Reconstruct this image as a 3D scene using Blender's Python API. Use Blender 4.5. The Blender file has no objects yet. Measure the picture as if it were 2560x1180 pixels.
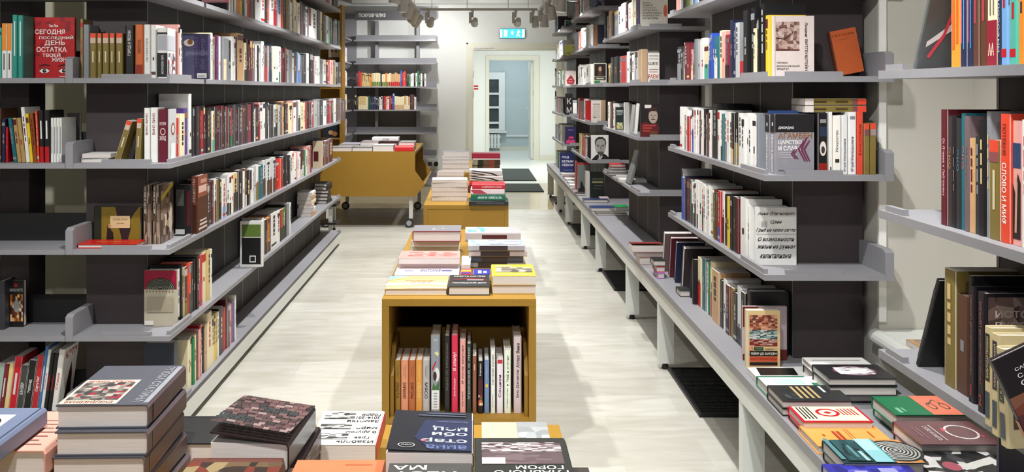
import bpy, math, random, re
from mathutils import Matrix, Vector
S = bpy.context.scene
COL = S.collection
RN = random.Random(11)
F = 2300.0            # focal length in pixels of the 2560 wide frame
EYE = 1.42
VX, VY = 1187.0, 224.0

# ---------------------------------------------------------------- camera, world, exposure
cd = bpy.data.cameras.new('camera'); cam = bpy.data.objects.new('camera', cd); COL.objects.link(cam)
cam.location = (0, 0, EYE); cam.rotation_euler = (math.pi/2, 0, 0)
cd.sensor_fit = 'HORIZONTAL'; cd.sensor_width = 36.0; cd.lens = F/2560*36
cd.shift_x = (1280-VX)/2560; cd.shift_y = (VY-590)/2560
cd.clip_start = 0.05; cd.clip_end = 100
S.camera = cam
wd = bpy.data.worlds.new('world'); S.world = wd; wd.use_nodes = True
bg = wd.node_tree.nodes['Background']; bg.inputs[0].default_value = (0.80, 0.88, 1.0, 1); bg.inputs[1].default_value = 0.40
S.view_settings.view_transform = 'Standard'; S.view_settings.look = 'None'
S.view_settings.exposure = 0.0; S.view_settings.gamma = 1.0; S.view_settings.use_curve_mapping = False

def spot(x, y, z, tx, ty, tz, watt, size=95, blend=0.7, rad=0.035, col=(1.0, 0.97, 0.92)):
    l = bpy.data.lights.new('spot_light', 'SPOT'); l.energy = watt; l.spot_size = math.radians(size); l.spot_blend = blend
    l.shadow_soft_size = rad; l.color = col
    o = bpy.data.objects.new('spot_light', l); COL.objects.link(o); o.location = (x, y, z)
    o.rotation_euler = Vector((tx-x, ty-y, tz-z)).to_track_quat('-Z', 'Y').to_euler()
    return o
KL, KR = 172, 120
WHT = (1.0, 0.985, 0.95)
for y in (1.2, 2.6, 4.0, 5.4, 6.8, 8.1):
    spot(-0.62, y, 2.52, -0.85, y+0.25, 0.0, KL, col=WHT)
for y in (1.0, 2.3, 3.6, 4.9, 6.2, 7.5):
    spot(0.55, y, 2.52, 0.92, y+0.3, 0.0, KR, col=WHT)
spot(0.25, 1.45, 2.52, 1.35, 3.4, 1.2, 85, 80, col=WHT)  # extra spot, added to brighten the cover-out books and the pier wall
spot(-0.1, -1.0, 2.52, -0.2, 1.9, .6, 70, 80, col=WHT)  # extra spot behind the camera, added to brighten the foreground pages
spot(-1.9, 1.9, 2.52, -1.9, 4.2, .9, 95, 80, col=WHT)  # extra spot over the left bay, added to brighten pier and outer books
for (x, y, w) in ((0.6, 16.2, 75), (0.8, 20.2, 30)):
    l = bpy.data.lights.new('ceiling_lamp', 'AREA'); l.shape = 'DISK'; l.size = 0.5; l.energy = w; l.color = (1.0, 0.99, 0.95) if y < 18 else (0.9, 0.97, 1.0)
    o = bpy.data.objects.new('ceiling_lamp', l); COL.objects.link(o); o.location = (x, y, 2.6)

# ---------------------------------------------------------------- materials
PAL = dict(w='#e6e7e5', W='#d3d9dd', k='#131316', K='#2b2c31', s='#83878d', S='#b4b7ba', r='#b8121f', R='#e2472c', o='#e58a2c', m='#571420',
           M='#7d2433', c='#e8ddb8', C='#d3bb82', e='#c79f72', u='#563524', U='#8c5835', a='#7d6c34', y='#e8c52c', g='#187a48', G='#5d7a30', t='#1c6672',
           T='#4fae9c', b='#2c4fb0', B='#6d9fd2', n='#1b2444', v='#553a86', V='#b8a8d8', p='#e3a39d', P='#cf3a62', h='#6d5b60', d='#382d31')
CN = dict(w='white', W='pale grey', k='black', K='charcoal', s='grey', S='light grey', r='red', R='orange-red', o='orange', m='maroon', M='wine-red', c='cream',
          C='straw-yellow', e='tan', u='brown', U='russet', a='khaki', y='yellow', g='green', G='olive', t='teal', T='mint', b='blue', B='light blue', n='navy', v='violet',
          V='lilac', p='pink', P='crimson', h='mauve', d='dark brown')
def lin(hx):
    hx = hx.lstrip('#'); hx = ''.join(q*2 for q in hx) if len(hx) == 3 else hx; v = [int(hx[i:i+2], 16)/255 for i in (0, 2, 4)]
    return tuple(c/12.92 if c <= .04045 else ((c+.055)/1.055)**2.4 for c in v)
def cname(c):
    if c in CN: return CN[c]
    v = lin(c); return CN[min(CN, key=lambda k: sum((a**.5-b**.5)**2 for a, b in zip(v, lin(PAL[k]))))]
MATS = {}
def mat(c, rough=.45, var=.10, scale=35, emit=0, metal=0):
    c = PAL.get(c, c); key = (c, rough, var, scale, emit, metal)
    if key in MATS: return MATS[key]
    m = bpy.data.materials.new('surface'); m.use_nodes = True; nt = m.node_tree; b = nt.nodes['Principled BSDF']
    rgb = lin(c); b.inputs['Roughness'].default_value = rough; b.inputs['Metallic'].default_value = metal
    if emit:
        b.inputs['Base Color'].default_value = (0, 0, 0, 1); b.inputs['Emission Color'].default_value = rgb+(1,); b.inputs['Emission Strength'].default_value = emit
    else:
        tc = nt.nodes.new('ShaderNodeTexCoord'); nz = nt.nodes.new('ShaderNodeTexNoise'); mx = nt.nodes.new('ShaderNodeMix'); mx.data_type = 'RGBA'
        nz.inputs['Scale'].default_value = scale; nz.inputs['Detail'].default_value = 4
        nt.links.new(tc.outputs['Object'], nz.inputs['Vector']); nt.links.new(nz.outputs['Fac'], mx.inputs['Factor'])
        mx.inputs[6].default_value = tuple(max(0, x*(1-var)) for x in rgb)+(1,); mx.inputs[7].default_value = tuple(min(1, x*(1+var)) for x in rgb)+(1,)
        nt.links.new(mx.outputs[2], b.inputs['Base Color'])
    MATS[key] = m; return m
def paper():
    if 'paper' in MATS: return MATS['paper']
    m = bpy.data.materials.new('page_edges'); m.use_nodes = True; nt = m.node_tree; b = nt.nodes['Principled BSDF']; b.inputs['Roughness'].default_value = .85
    tc = nt.nodes.new('ShaderNodeTexCoord'); mp = nt.nodes.new('ShaderNodeMapping'); nz = nt.nodes.new('ShaderNodeTexNoise'); mx = nt.nodes.new('ShaderNodeMix'); mx.data_type = 'RGBA'
    mp.inputs['Scale'].default_value = (1400, 12, 12); nz.inputs['Scale'].default_value = 1.0; nz.inputs['Detail'].default_value = 2
    nt.links.new(tc.outputs['Object'], mp.inputs['Vector']); nt.links.new(mp.outputs[0], nz.inputs['Vector']); nt.links.new(nz.outputs['Fac'], mx.inputs['Factor'])
    mx.inputs[6].default_value = lin('#b9b1ad')+(1,); mx.inputs[7].default_value = lin('#e6e1de')+(1,)
    nt.links.new(mx.outputs[2], b.inputs['Base Color']); MATS['paper'] = m; return m

# ---------------------------------------------------------------- mesh builder
TXT = {}
def text_geo(body):
    if body in TXT: return TXT[body]
    c = bpy.data.curves.new('lettering', 'FONT'); c.body = body; c.offset = 0.018; c.resolution_u = 3
    o = bpy.data.objects.new('lettering', c); COL.objects.link(o)
    dg = bpy.context.evaluated_depsgraph_get(); me = o.evaluated_get(dg).to_mesh()
    vs = [(v.co.x, v.co.y) for v in me.vertices]; fs = [tuple(p.vertices) for p in me.polygons]
    o.evaluated_get(dg).to_mesh_clear(); bpy.data.objects.remove(o); bpy.data.curves.remove(c)
    x0 = min(v[0] for v in vs); x1 = max(v[0] for v in vs); y0 = min(v[1] for v in vs); y1 = max(v[1] for v in vs)
    TXT[body] = ([((x-x0)/(x1-x0+1e-9), (y-y0)/(y1-y0+1e-9)) for x, y in vs], fs); return TXT[body]
class MB:
    def __init__(s): s.v = []; s.f = []; s.m = []; s.sl = []
    def slot(s, m):
        if m not in s.sl: s.sl.append(m)
        return s.sl.index(m)
    def add(s, vs, fs, m):
        b = len(s.v); k = s.slot(m); s.v += [tuple(v) for v in vs]
        for f in fs: s.f.append(tuple(b+i for i in f)); s.m.append(k)
        return s
    def box(s, x0, x1, y0, y1, z0, z1, m):
        if x0 > x1: x0, x1 = x1, x0
        if y0 > y1: y0, y1 = y1, y0
        return s.add([(x0,y0,z0),(x1,y0,z0),(x1,y1,z0),(x0,y1,z0),(x0,y0,z1),(x1,y0,z1),(x1,y1,z1),(x0,y1,z1)],
                     [(0,3,2,1),(4,5,6,7),(0,1,5,4),(1,2,6,5),(2,3,7,6),(3,0,4,7)], m)
    def prism(s, poly, ax, a, b, m):     # polygon (p,q) extruded along axis ax ('x': p=y,q=z; 'y': p=x,q=z; 'z': p=x,q=y)
        n = len(poly); P = {'x': lambda p, q, t: (t, p, q), 'y': lambda p, q, t: (p, t, q), 'z': lambda p, q, t: (p, q, t)}[ax]
        vs = [P(p, q, a) for p, q in poly]+[P(p, q, b) for p, q in poly]
        ar = sum(poly[i][0]*poly[(i+1) % n][1]-poly[(i+1) % n][0]*poly[i][1] for i in range(n))
        if ar < 0: vs = [P(p, q, a) for p, q in poly[::-1]]+[P(p, q, b) for p, q in poly[::-1]]
        fs = [tuple(range(n))[::-1], tuple(range(n, 2*n))]+[(i, (i+1) % n, n+(i+1) % n, n+i) for i in range(n)]
        if ax == 'y': fs = [f[::-1] for f in fs]
        return s.add(vs, fs, m)
    def cyl(s, p0, p1, r0, r1, n, m, cap=True):
        p0 = Vector(p0); p1 = Vector(p1); d = (p1-p0).normalized(); a = d.orthogonal().normalized(); b = d.cross(a)
        vs = []
        for p, r in ((p0, r0), (p1, r1)):
            for i in range(n):
                t = 2*math.pi*i/n; vs.append(p+(a*math.cos(t)+b*math.sin(t))*r)
        fs = [(i, (i+1) % n, n+(i+1) % n, n+i) for i in range(n)]
        if cap: fs += [tuple(range(n))[::-1], tuple(range(n, 2*n))]
        return s.add(vs, fs, m)
    def build(s, name, parent=None, loc=(0,0,0), rot=(0,0,0)):
        me = bpy.data.meshes.new(name); me.from_pydata(s.v, [], s.f)
        for m in s.sl: me.materials.append(m)
        me.polygons.foreach_set('material_index', s.m); me.update()
        o = bpy.data.objects.new(name, me); COL.objects.link(o)
        o.location = loc; o.rotation_euler = rot
        if parent: o.parent = parent
        return o
def tag(o, label, cat, group=None, kind=None):
    o['label'] = label; o['category'] = cat
    if group: o['group'] = group
    if kind: o['kind'] = kind
    return o
def empty(name, loc, rz=0):
    o = bpy.data.objects.new(name, None); COL.objects.link(o); o.location = loc; o.rotation_euler = (0, 0, rz); o.empty_display_size = .1; return o
def struct(name, mb, parent=None):
    o = mb.build(name, parent)
    if parent is None: o['kind'] = 'structure'
    return o
class Frame:
    def __init__(s, th, vx): s.th = th; s.vx = vx; s.c = math.cos(th); s.s = math.sin(th)
    def w(s, u, v): return (s.c*u-s.s*v, s.s*u+s.c*v)
FL = Frame(12/F, 1175.0); FR = Frame(-10/F, 1197.0); FC = Frame(0, VX)
LV = {-1: 2.146, 0: 1.808, 1: 1.466, 2: 1.128, 3: .788, 4: .446, 5: .13}   # shelf top heights

# ---------------------------------------------------------------- books
LABELS = {}
def uniq(lb):
    LABELS[lb] = LABELS.get(lb, 0)+1
    return lb
def face_pt(face, a, b, t, h, d, off, op=0):
    if face == 'F': q = max(0, a-.0)*op; return (t/2+off+q, a*(d-op*.15), b*h)
    if face == 'B': return (-t/2-off, (1-a)*d, b*h)
    if face == 'S': return ((a-.5)*t, -off, b*h)
    if face == 'T': return ((a-.5)*t, b*d, h+off)
def decorate(mb, deco, t, h, d, op=0):
    off = .0004
    for q in deco:
        off += .00012; k, face = q[0], q[1]
        flip = False
        def P(a, b): return face_pt(face, a, b, t, h, d, off, op)
        if k == 'r':
            a0, a1, b0, b1, c = q[2:7]; mb.add([P(a0,b0),P(a1,b0),P(a1,b1),P(a0,b1)], [(0,1,2,3)], mat(c, .4))
        elif k == 'e':
            a, b, ra, rb, c = q[2:7]; n = 20
            mb.add([P(a+ra*math.cos(i*2*math.pi/n), b+rb*math.sin(i*2*math.pi/n)) for i in range(n)], [tuple(range(n))], mat(c, .4))
        elif k == 'o':
            a, b, ra, rb, w, c = q[2:8]; n = 24; vs = []
            for i in range(n):
                cs, sn = math.cos(i*2*math.pi/n), math.sin(i*2*math.pi/n); vs += [P(a+ra*cs, b+rb*sn), P(a+ra*w*cs, b+rb*w*sn)]
            mb.add(vs, [(2*i, (2*i+2) % (2*n), (2*i+3) % (2*n), 2*i+1) for i in range(n)], mat(c, .4))
        elif k == 'p':
            pts, c = q[2:4]; mb.add([P(a, b) for a, b in pts], [tuple(range(len(pts)))], mat(c, .4))
        elif k == 't':
            body, a0, a1, b0, b1, c = q[2:8]; rot = q[8] if len(q) > 8 else 0
            vs, fs = text_geo(body); out = []
            for x, y in vs:
                if rot == 0: a, b = x, y
                elif rot == 'i': a, b = x*.96+y*.04, y
                elif rot == 90: a, b = 1-y, x
                elif rot == -90: a, b = y, 1-x
                else: a, b = 1-x, 1-y
                out.append(P(a0+(a1-a0)*a, b0+(b1-b0)*b))
            mb.add(out, fs, mat(c, .4))
        elif k == 'm':      # mottled picture: irregular patches inside a rectangle
            a0, a1, b0, b1, cols, n, sd = q[2:9]; R = random.Random(sd); nx = n; ny = max(2, int(n*1.2))
            ga = [[(a0+(a1-a0)*min(1, max(0, (i+(R.random()-.5)*.7*(0 < i < nx))/nx)), b0+(b1-b0)*min(1, max(0, (j+(R.random()-.5)*.7*(0 < j < ny))/ny))) for j in range(ny+1)] for i in range(nx+1)]
            for i in range(nx):
                for j in range(ny):
                    mb.add([P(*ga[i][j]), P(*ga[i+1][j]), P(*ga[i+1][j+1]), P(*ga[i][j+1])], [(0,1,2,3)], mat(R.choice(cols), .4))
def book_mbs(t, h, d, col, hb=True, deco=(), spine=None, cover_rough=.42, open_=0):
    c = MB(); m = mat(col, cover_rough); ms = mat(spine, cover_rough) if spine else m
    tb = min(.0028, t*.18) if hb else min(.0009, t*.12); ov = .0035 if hb else .0006; cc = min(.004, t*.2)
    outer = [(t/2, d), (t/2, cc), (t/2*.72, 0), (-t/2*.72, 0), (-t/2, cc), (-t/2, d)]
    inner = [(t/2-tb, d), (t/2-tb, tb+cc*.6), (t/2*.7-tb*.5, tb), (-t/2*.7+tb*.5, tb), (-t/2+tb, tb+cc*.6), (-t/2+tb, d)]
    n = 6; vs = [(x, y, 0) for x, y in outer]+[(x, y, 0) for x, y in inner]+[(x, y, h) for x, y in outer]+[(x, y, h) for x, y in inner]
    if open_:                       # front board lifted at the fore-edge
        for i in (0, 6, 12, 18): vs[i] = (vs[i][0]+open_, vs[i][1]-open_*.15, vs[i][2])
    side, spn = [], []
    for i in range(n-1):
        q = [(i, 12+i, 13+i, i+1), (6+i, 7+i, 19+i, 18+i), (i, i+1, 7+i, 6+i), (12+i, 18+i, 19+i, 13+i)]
        (spn if i in (1, 2, 3) else side).extend(q)
    side += [(0, 6, 18, 12), (5, 17, 23, 11)]
    c.add(vs, side, m); c.add(vs, spn, ms)
    decorate(c, deco, t, h, d, open_)
    p = MB(); p.box(-t/2+tb+.0001, t/2-tb-.0001, tb+.0012, d-ov, ov, h-ov, paper())
    return c, p
BOOKS = []
def book(label, t, h, d, col, x, y, z, rot=0, hb=True, deco=(), spine=None, lean=0, tilt=0, flat=False, parts=True, group=None, name=None, cat='book', th=0, open_=0, rough=.42):
    """upright: x,y = middle of the spine foot; flat: x,y = middle of the footprint, z = support height. Queued, built at the end"""
    name = name or ('hardback_book' if hb else 'paperback'); cat = {'calendar': 'calendar', 'magazine': 'magazine', 'booklet': 'booklet'}.get(name, cat)
    if flat:
        e = (0, -math.pi/2+lean, math.radians(rot)+th); M = Matrix.Rotation(e[2], 3, 'Z') @ Matrix.Rotation(e[1], 3, 'Y')
        q = M @ Vector((0, d/2, h/2)); loc = (x-q.x, y-q.y, z+t/2+.0006+abs(math.sin(lean))*h/2)
    else:
        e = (tilt, lean, math.radians(rot)+th); loc = (x, y, z+abs(math.sin(lean))*t/2+.0006+(math.sin(-tilt)*d if tilt < 0 else 0)); M = Matrix.Rotation(e[2], 3, 'Z') @ Matrix.Rotation(e[1], 3, 'Y') @ Matrix.Rotation(e[0], 3, 'X')
    px = []
    for a in (-t/2, t/2):
        for b in (0, d):
            for c in (0, h):
                w = M @ Vector((a, b, c))+Vector(loc); k = F/max(w.y, .3); px.append((VX+w.x*k, VY-(w.z-EYE)*k))
    X = [min(2560, max(0, p[0])) for p in px]; Y = [min(1180, max(0, p[1])) for p in px]
    BOOKS.append(dict(n=name, area=(max(X)-min(X))*(max(Y)-min(Y))+(0 if group else 900), a=(t, h, d, col, hb, deco, spine, rough, open_), loc=loc, e=e, M=M, parts=parts, label=uniq(label), cat=cat, group=group))
def build_books():
    per = {}
    for b in BOOKS: per.setdefault(b['n'], []).append(b)
    for nm, lst in per.items():
        order = sorted(range(len(lst)), key=lambda i: -lst[i]['area'])
        keep = set(order[:300]); rest = MB()
        for i, b in enumerate(lst):
            if b['area'] < 4: continue
            c, p = book_mbs(*b['a'])
            if i in keep:
                if b['area'] > 2500:            # close enough to show its parts
                    r = empty(nm, b['loc']); r.rotation_euler = b['e']; c.build('cover', r); p.build('page_block', r)
                elif b['parts'] and b['area'] > 500:
                    r = c.build(nm, None, b['loc'], b['e']); p.build('page_block', r)
                else:
                    k = len(c.v); mi = c.slot(paper()); c.v += p.v; c.f += [tuple(k+i2 for i2 in f) for f in p.f]; c.m += [mi]*len(p.f); r = c.build(nm, None, b['loc'], b['e'])
                tag(r, b['label'], b['cat'], b['group'])
            else:
                for q in (c, p):
                    vs = [tuple(b['M'] @ Vector(v)+Vector(b['loc'])) for v in q.v]; k = len(rest.v); rest.v += vs
                    mp = [rest.slot(m) for m in q.sl]; rest.f += [tuple(k+i2 for i2 in f) for f in q.f]; rest.m += [mp[m] for m in q.m]
        if rest.v:
            o = rest.build('small_'+nm+'s'); tag(o, 'remaining small %s rows on the distant shelves, too tiny to tell apart' % ('hardback' if nm[0] == 'h' else 'paperback'), 'books', kind='stuff')
ORD = 'zeroth first second third fourth fifth sixth seventh eighth ninth tenth eleventh twelfth thirteenth fourteenth fifteenth sixteenth seventeenth eighteenth nineteenth'.split()
TENS = {2: 'twent', 3: 'thirt', 4: 'fort', 5: 'fift', 6: 'sixt', 7: 'sevent', 8: 'eight', 9: 'ninet'}
def ordn(n):
    if n < 20: return ORD[n]
    a, b = divmod(n, 10)
    return TENS[a]+'ieth' if b == 0 else TENS[a]+'y-'+ORD[b]
def spine_deco(c, c2, R, t, h):
    """plain print on a spine: bands and short title strokes"""
    light = c in 'wWcCSTBVpeyo'
    ink = R.choice('kknmru') if light else R.choice('sshCSsU')
    q = []
    if c2: q.append(('r', 'S', .1, .9, .004, R.choice([.3, .42, .5]), c2))
    k = R.random()
    if k < .25: q.append(('r', 'S', .1, .9, R.uniform(.78, .86), R.uniform(.9, .97), ink))
    elif k < .4: q.append(('r', 'S', .1, .9, .06, .12, ink))
    b = R.uniform(.3, .45)
    while b < .85:
        l = R.uniform(.05, .14); q.append(('r', 'S', .36, .64, b, min(.92, b+l), ink)); b += l+.03
        if R.random() < .25: break
    return q
TOK = re.compile(r'(\.|[A-Za-z])(\d+)([+\-^]*)(?:/([A-Za-z]))?')
def row(fr, side, level, x_px, scale, toks, where, X, group, hmean=.208, parts=True, dmean=.14, seed=1, vmin=0, n0=0, gap=.0012, z=None):
    """spines along the aisle; tokens are colour + width measured along the row"""
    R = random.Random(seed); x = x_px; n = n0; sg = -1 if side == 'L' else 1
    for m in TOK.finditer(toks):
        c, w, f, c2 = m.group(1), int(m.group(2)), m.group(3), m.group(4)
        x0, x1 = x, x+w/scale; x = x1
        if c == '.': continue
        va, vb = F*X/abs(x0-fr.vx), F*X/abs(x1-fr.vx); v0, v1 = min(va, vb), max(va, vb)
        if v1 < vmin+.012: continue
        v0 = max(v0, vmin)
        t = max(.007, v1-v0-gap); n += 1
        h = hmean+R.uniform(-.014, .014)+(.03 if '+' in f else 0)+(.06 if '^' in f else 0)-(.03 if '-' in f else 0)
        d = dmean+R.uniform(-.012, .012); hb = R.random() < .5; off = R.uniform(0, .010); d = min(d, (1.3415 if side == 'L' else 1.1445)-X-off-.002)
        if side == 'L': px, py = fr.w(-(X+off), (v0+v1)/2); rot = 90
        else: px, py = fr.w(X+off, (v0+v1)/2); rot = -90
        sz = 'thin' if t < .024 else ('thick' if t > .05 else '')
        lb = ' '.join(q for q in (sz, CN[c], 'hardback' if hb else 'paperback') if q)+', %s from the %s end, %s' % (ordn(n), 'near' if side == 'L' else 'far', where)
        book(lb, t, h, d, c, px, py, (LV[level] if z is None else z), rot, hb, spine_deco(c, c2, R, t, h), th=fr.th, parts=parts, group=group)
    return n
def stand(fr, s, x0, x1, y_top, level, label, col, hb=True, d=.14, deco=(), lean=0, c_face=None, group=None, name=None, rot=0, spine=None, z=None, t=None, back=0, parts=True, tilt=0, ymid=None):
    """book seen from its spine (rot 0) or its cover (rot -90/90), between pixel columns x0..x1 on a frontal plane at scale s"""
    lim = .996 if z is None else .93
    if fr is FR and (x0-fr.vx)/s < lim:          # keep clear of the shelf edge and its stop
        if lim*s+fr.vx < x0+.6*(x1-x0): x0 = lim*s+fr.vx
        else: s = (x0-fr.vx)/lim
    u0, u1 = (x0-fr.vx)/s, (x1-fr.vx)/s; v = F/s; z0 = LV[level] if z is None else z
    h = EYE-(y_top-VY)/s-z0
    if rot == 0:
        px, py = fr.w((u0+u1)/2, v); return book(label, u1-u0-.0008, h, d, col, px, py, z0, 0, hb, deco, spine, lean, 0, False, parts, group, name, th=fr.th)
    t = t or .022
    if rot == -90: px, py = fr.w(u0, v+t/2)
    else: px, py = fr.w(u1, v+t/2)
    return book(label, t, h, u1-u0, col, px, py, z0, rot, hb, deco, spine, lean, tilt, False, parts, group, name, th=fr.th)
def flat(fr, xl, xr, yf, label, col, th, D, zt=None, zb=None, rot=-90, hb=True, deco=(), spine=None, group=None, name=None, dth=0, W=None, open_=0, lean=0, rough=.42, parts=True):
    """book lying flat: its front top edge runs from xl to xr at pixel row yf; zb = support height"""
    if zt is None: zt = zb+th
    s = (yf-VY)/(EYE-zt); W = W or (xr-xl)/s; v = F/s; u = ((xl+xr)/2-fr.vx)/s
    px, py = fr.w(u, v+D/2)
    h, d = (D, W) if rot in (90, -90) else (W, D)
    return book(label, th-.0008, h, d, col, px, py, zt-th, rot, hb, deco, spine, lean, 0, True, parts, group, name, th=fr.th+dth, open_=open_, rough=rough)

# ---------------------------------------------------------------- room shell
WALL = mat('#dcdedd', .8, .03, 6); CEIL = mat('#dcdedd', .85, .03, 5); FRM = mat('#d5d5c6', .5, .03); WHITE = mat('#dfe2df', .5, .03)
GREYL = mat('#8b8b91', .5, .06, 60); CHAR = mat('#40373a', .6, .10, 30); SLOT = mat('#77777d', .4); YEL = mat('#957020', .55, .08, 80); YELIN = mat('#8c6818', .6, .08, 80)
APRON = mat('#d4d8d4', .45, .03); BLACK = mat('#0e0e10', .5); METAL = mat('#c8c8c6', .4, .04)
def floor_mat():
    m = bpy.data.materials.new('floor_tiles'); m.use_nodes = True; nt = m.node_tree; b = nt.nodes['Principled BSDF']; N = nt.nodes.new; L = nt.links.new
    tc = N('ShaderNodeTexCoord'); br = N('ShaderNodeTexBrick'); mp = N('ShaderNodeMapping'); nz = N('ShaderNodeTexNoise'); mx = N('ShaderNodeMix'); mx.data_type = 'RGBA'; mx.blend_type = 'MULTIPLY'
    br.inputs['Scale'].default_value = 1.0; br.inputs['Brick Width'].default_value = .9; br.inputs['Row Height'].default_value = .267; br.inputs['Mortar Size'].default_value = .0012
    br.inputs['Color1'].default_value = lin('#c6c5bf')+(1,); br.inputs['Color2'].default_value = lin('#bab8b1')+(1,); br.inputs['Mortar'].default_value = lin('#b5b2a8')+(1,); br.offset = .37
    mp.inputs['Scale'].default_value = (1.2, 5, 1); nz.inputs['Scale'].default_value = 2.2; nz.inputs['Detail'].default_value = 8; nz.inputs['Distortion'].default_value = 1.2
    cr = N('ShaderNodeValToRGB'); cr.color_ramp.elements[0].position = .3; cr.color_ramp.elements[0].color = (.80, .79, .74, 1); cr.color_ramp.elements[1].position = .7; cr.color_ramp.elements[1].color = (1, 1, 1, 1)
    L(tc.outputs['Object'], br.inputs['Vector']); L(tc.outputs['Object'], mp.inputs['Vector']); L(mp.outputs[0], nz.inputs['Vector']); L(nz.outputs['Fac'], cr.inputs[0])
    mx.inputs['Factor'].default_value = 1; L(br.outputs['Color'], mx.inputs[6]); L(cr.outputs[0], mx.inputs[7]); L(mx.outputs[2], b.inputs['Base Color']); b.inputs['Roughness'].default_value = .33
    return m
FLOOR = floor_mat(); STONE = mat('#b9ab8c', .12, .22, 2.5); TILEW = mat('#d9dcd8', .25, .06, 4)
YW = 13.8            # the wall with the doorway
struct('floor', MB().box(-4.5, 4.5, -2.5, 10.9, -.1, 0, FLOOR).box(-4.5, 4.5, 10.9, 13.95, -.1, 0, STONE).box(-1.5, 2.5, 13.95, 22.2, -.1, 0, TILEW))
struct('ceiling', MB().box(-4.5, 4.5, -2.5, 22.2, 2.80, 2.9, CEIL))
struct('trim_1', MB().box(-1.8, 2.6, YW-.35, YW-.002, 2.69, 2.797, CEIL))
DX0, DX1, DT = -.04, 1.24, 2.03        # outer doorway
struct('wall_back', MB().box(-4.5, DX0, YW, YW+.2, 0, 2.8, WALL).box(DX1, 2.6, YW, YW+.2, 0, 2.8, WALL).box(DX0, DX1, YW, YW+.2, DT, 2.8, WALL))
struct('wall_left', MB().box(-2.75, -2.6, -2.5, YW-.002, 0, 2.8, mat('#b5b3a2', .85, .04, 6)))
struct('wall_left_pier', MB().prism([FL.w(-2.2, 4.45), FL.w(-1.62, 4.45), FL.w(-1.62, 6.5), FL.w(-2.2, 6.5)], 'z', 0, 2.8, mat('#dedac4', .85, .04, 6)))
# right wall: deep niches between piers
def pier_pts():
    pts = [(1.75, -2.5), (1.75, -2.5)]
    for k in range(-1, 5):
        a, b = 3.27+2.495*k, 4.72+2.495*k
        pts += [(1.75, a), (1.42, a), (1.42, b), (1.75, b)]
    return pts+[(1.75, YW-.002), (2.3, YW-.002), (2.3, -2.5)]
pp = [FR.w(*q) if q[0] < 2.2 else q for q in pier_pts()][1:]
struct('wall_right', MB().prism(pp, 'z', 0, 2.8, mat('#cac8c0', .8, .03, 6)))
for k in range(0, 4):
    a = 3.27+2.495*k
    struct('trim_%d' % (k+2), MB().prism([FR.w(1.414, a-.014), FR.w(1.440, a-.014), FR.w(1.440, a-.001), FR.w(1.414, a-.001)], 'z', .60, 2.79, mat('#f0f1ee', .5, .02)))
for k in range(0, 5):
    a, b = 4.72+2.495*(k-1)+.004, 3.27+2.495*k-.004
    m = MB(); q = [FR.w(1.42, a), FR.w(1.745, a), FR.w(1.745, b), FR.w(1.42, b)]; m.prism(q, 'z', .535, .57, WHITE)
    p0, p1 = FR.w(1.405, a), FR.w(1.405, b); m.cyl((p0[0], p0[1], .548), (p1[0], p1[1], .548), .026, .026, 14, WHITE)
    o = m.build('windowsill'); o['kind'] = 'structure'
# outer door frame
m = MB(); w = .085
m.box(DX0-.06, DX0-.0005, YW-.03, YW-.001, 0, DT, FRM).box(DX0+.0005, DX0+.02, YW-.03, YW+.2, 0, DT-.021, FRM).box(DX1-.02, DX1-.0005, YW-.03, YW+.2, 0, DT-.021, FRM).box(DX1+.0005, DX1+.06, YW-.03, YW-.001, 0, DT, FRM).box(DX0-.06, DX1+.06, YW-.03, YW-.001, DT+.0005, DT+.07, FRM).box(DX0+.0005, DX1-.0005, YW-.03, YW+.2, DT-.02, DT-.0005, FRM)
m.box(DX0-.085, DX0-.06, YW-.018, YW-.001, 0, DT+.09, FRM).box(DX1+.06, DX1+.085, YW-.018, YW-.001, 0, DT+.09, FRM).box(DX0-.085, DX1+.085, YW-.018, YW-.001, DT+.07, DT+.095, FRM)
fr1 = struct('door_1', m)
for z in (1.62, 1.28):
    MB().cyl((DX1-.028, YW-.02, z), (DX1-.028, YW-.02, z+.12), .011, .011, 8, mat('#3b2f1e', .4, metal=.6)).build('hinge', fr1)
for z in (1.60, 1.30):
    MB().box(DX0+.02, DX0+.026, YW+.02, YW+.06, z, z+.1, mat('#a08a58', .4, metal=.6)).build('strike_plate', fr1)
m = MB(); m.box(DX0+.03, DX0+.32, YW-.045, YW-.031, DT+.005, DT+.03, METAL); m.cyl((DX0+.06, YW-.05, DT), (DX0+.26, YW-.25, DT-.03), .006, .006, 6, METAL); m.cyl((DX0+.26, YW-.25, DT-.03), (DX0+.28, YW-.06, DT-.03), .006, .006, 6, METAL)
tag(m.build('door_closer'), 'metal door closer arm at the top corner of the doorway frame', 'door closer')
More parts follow.
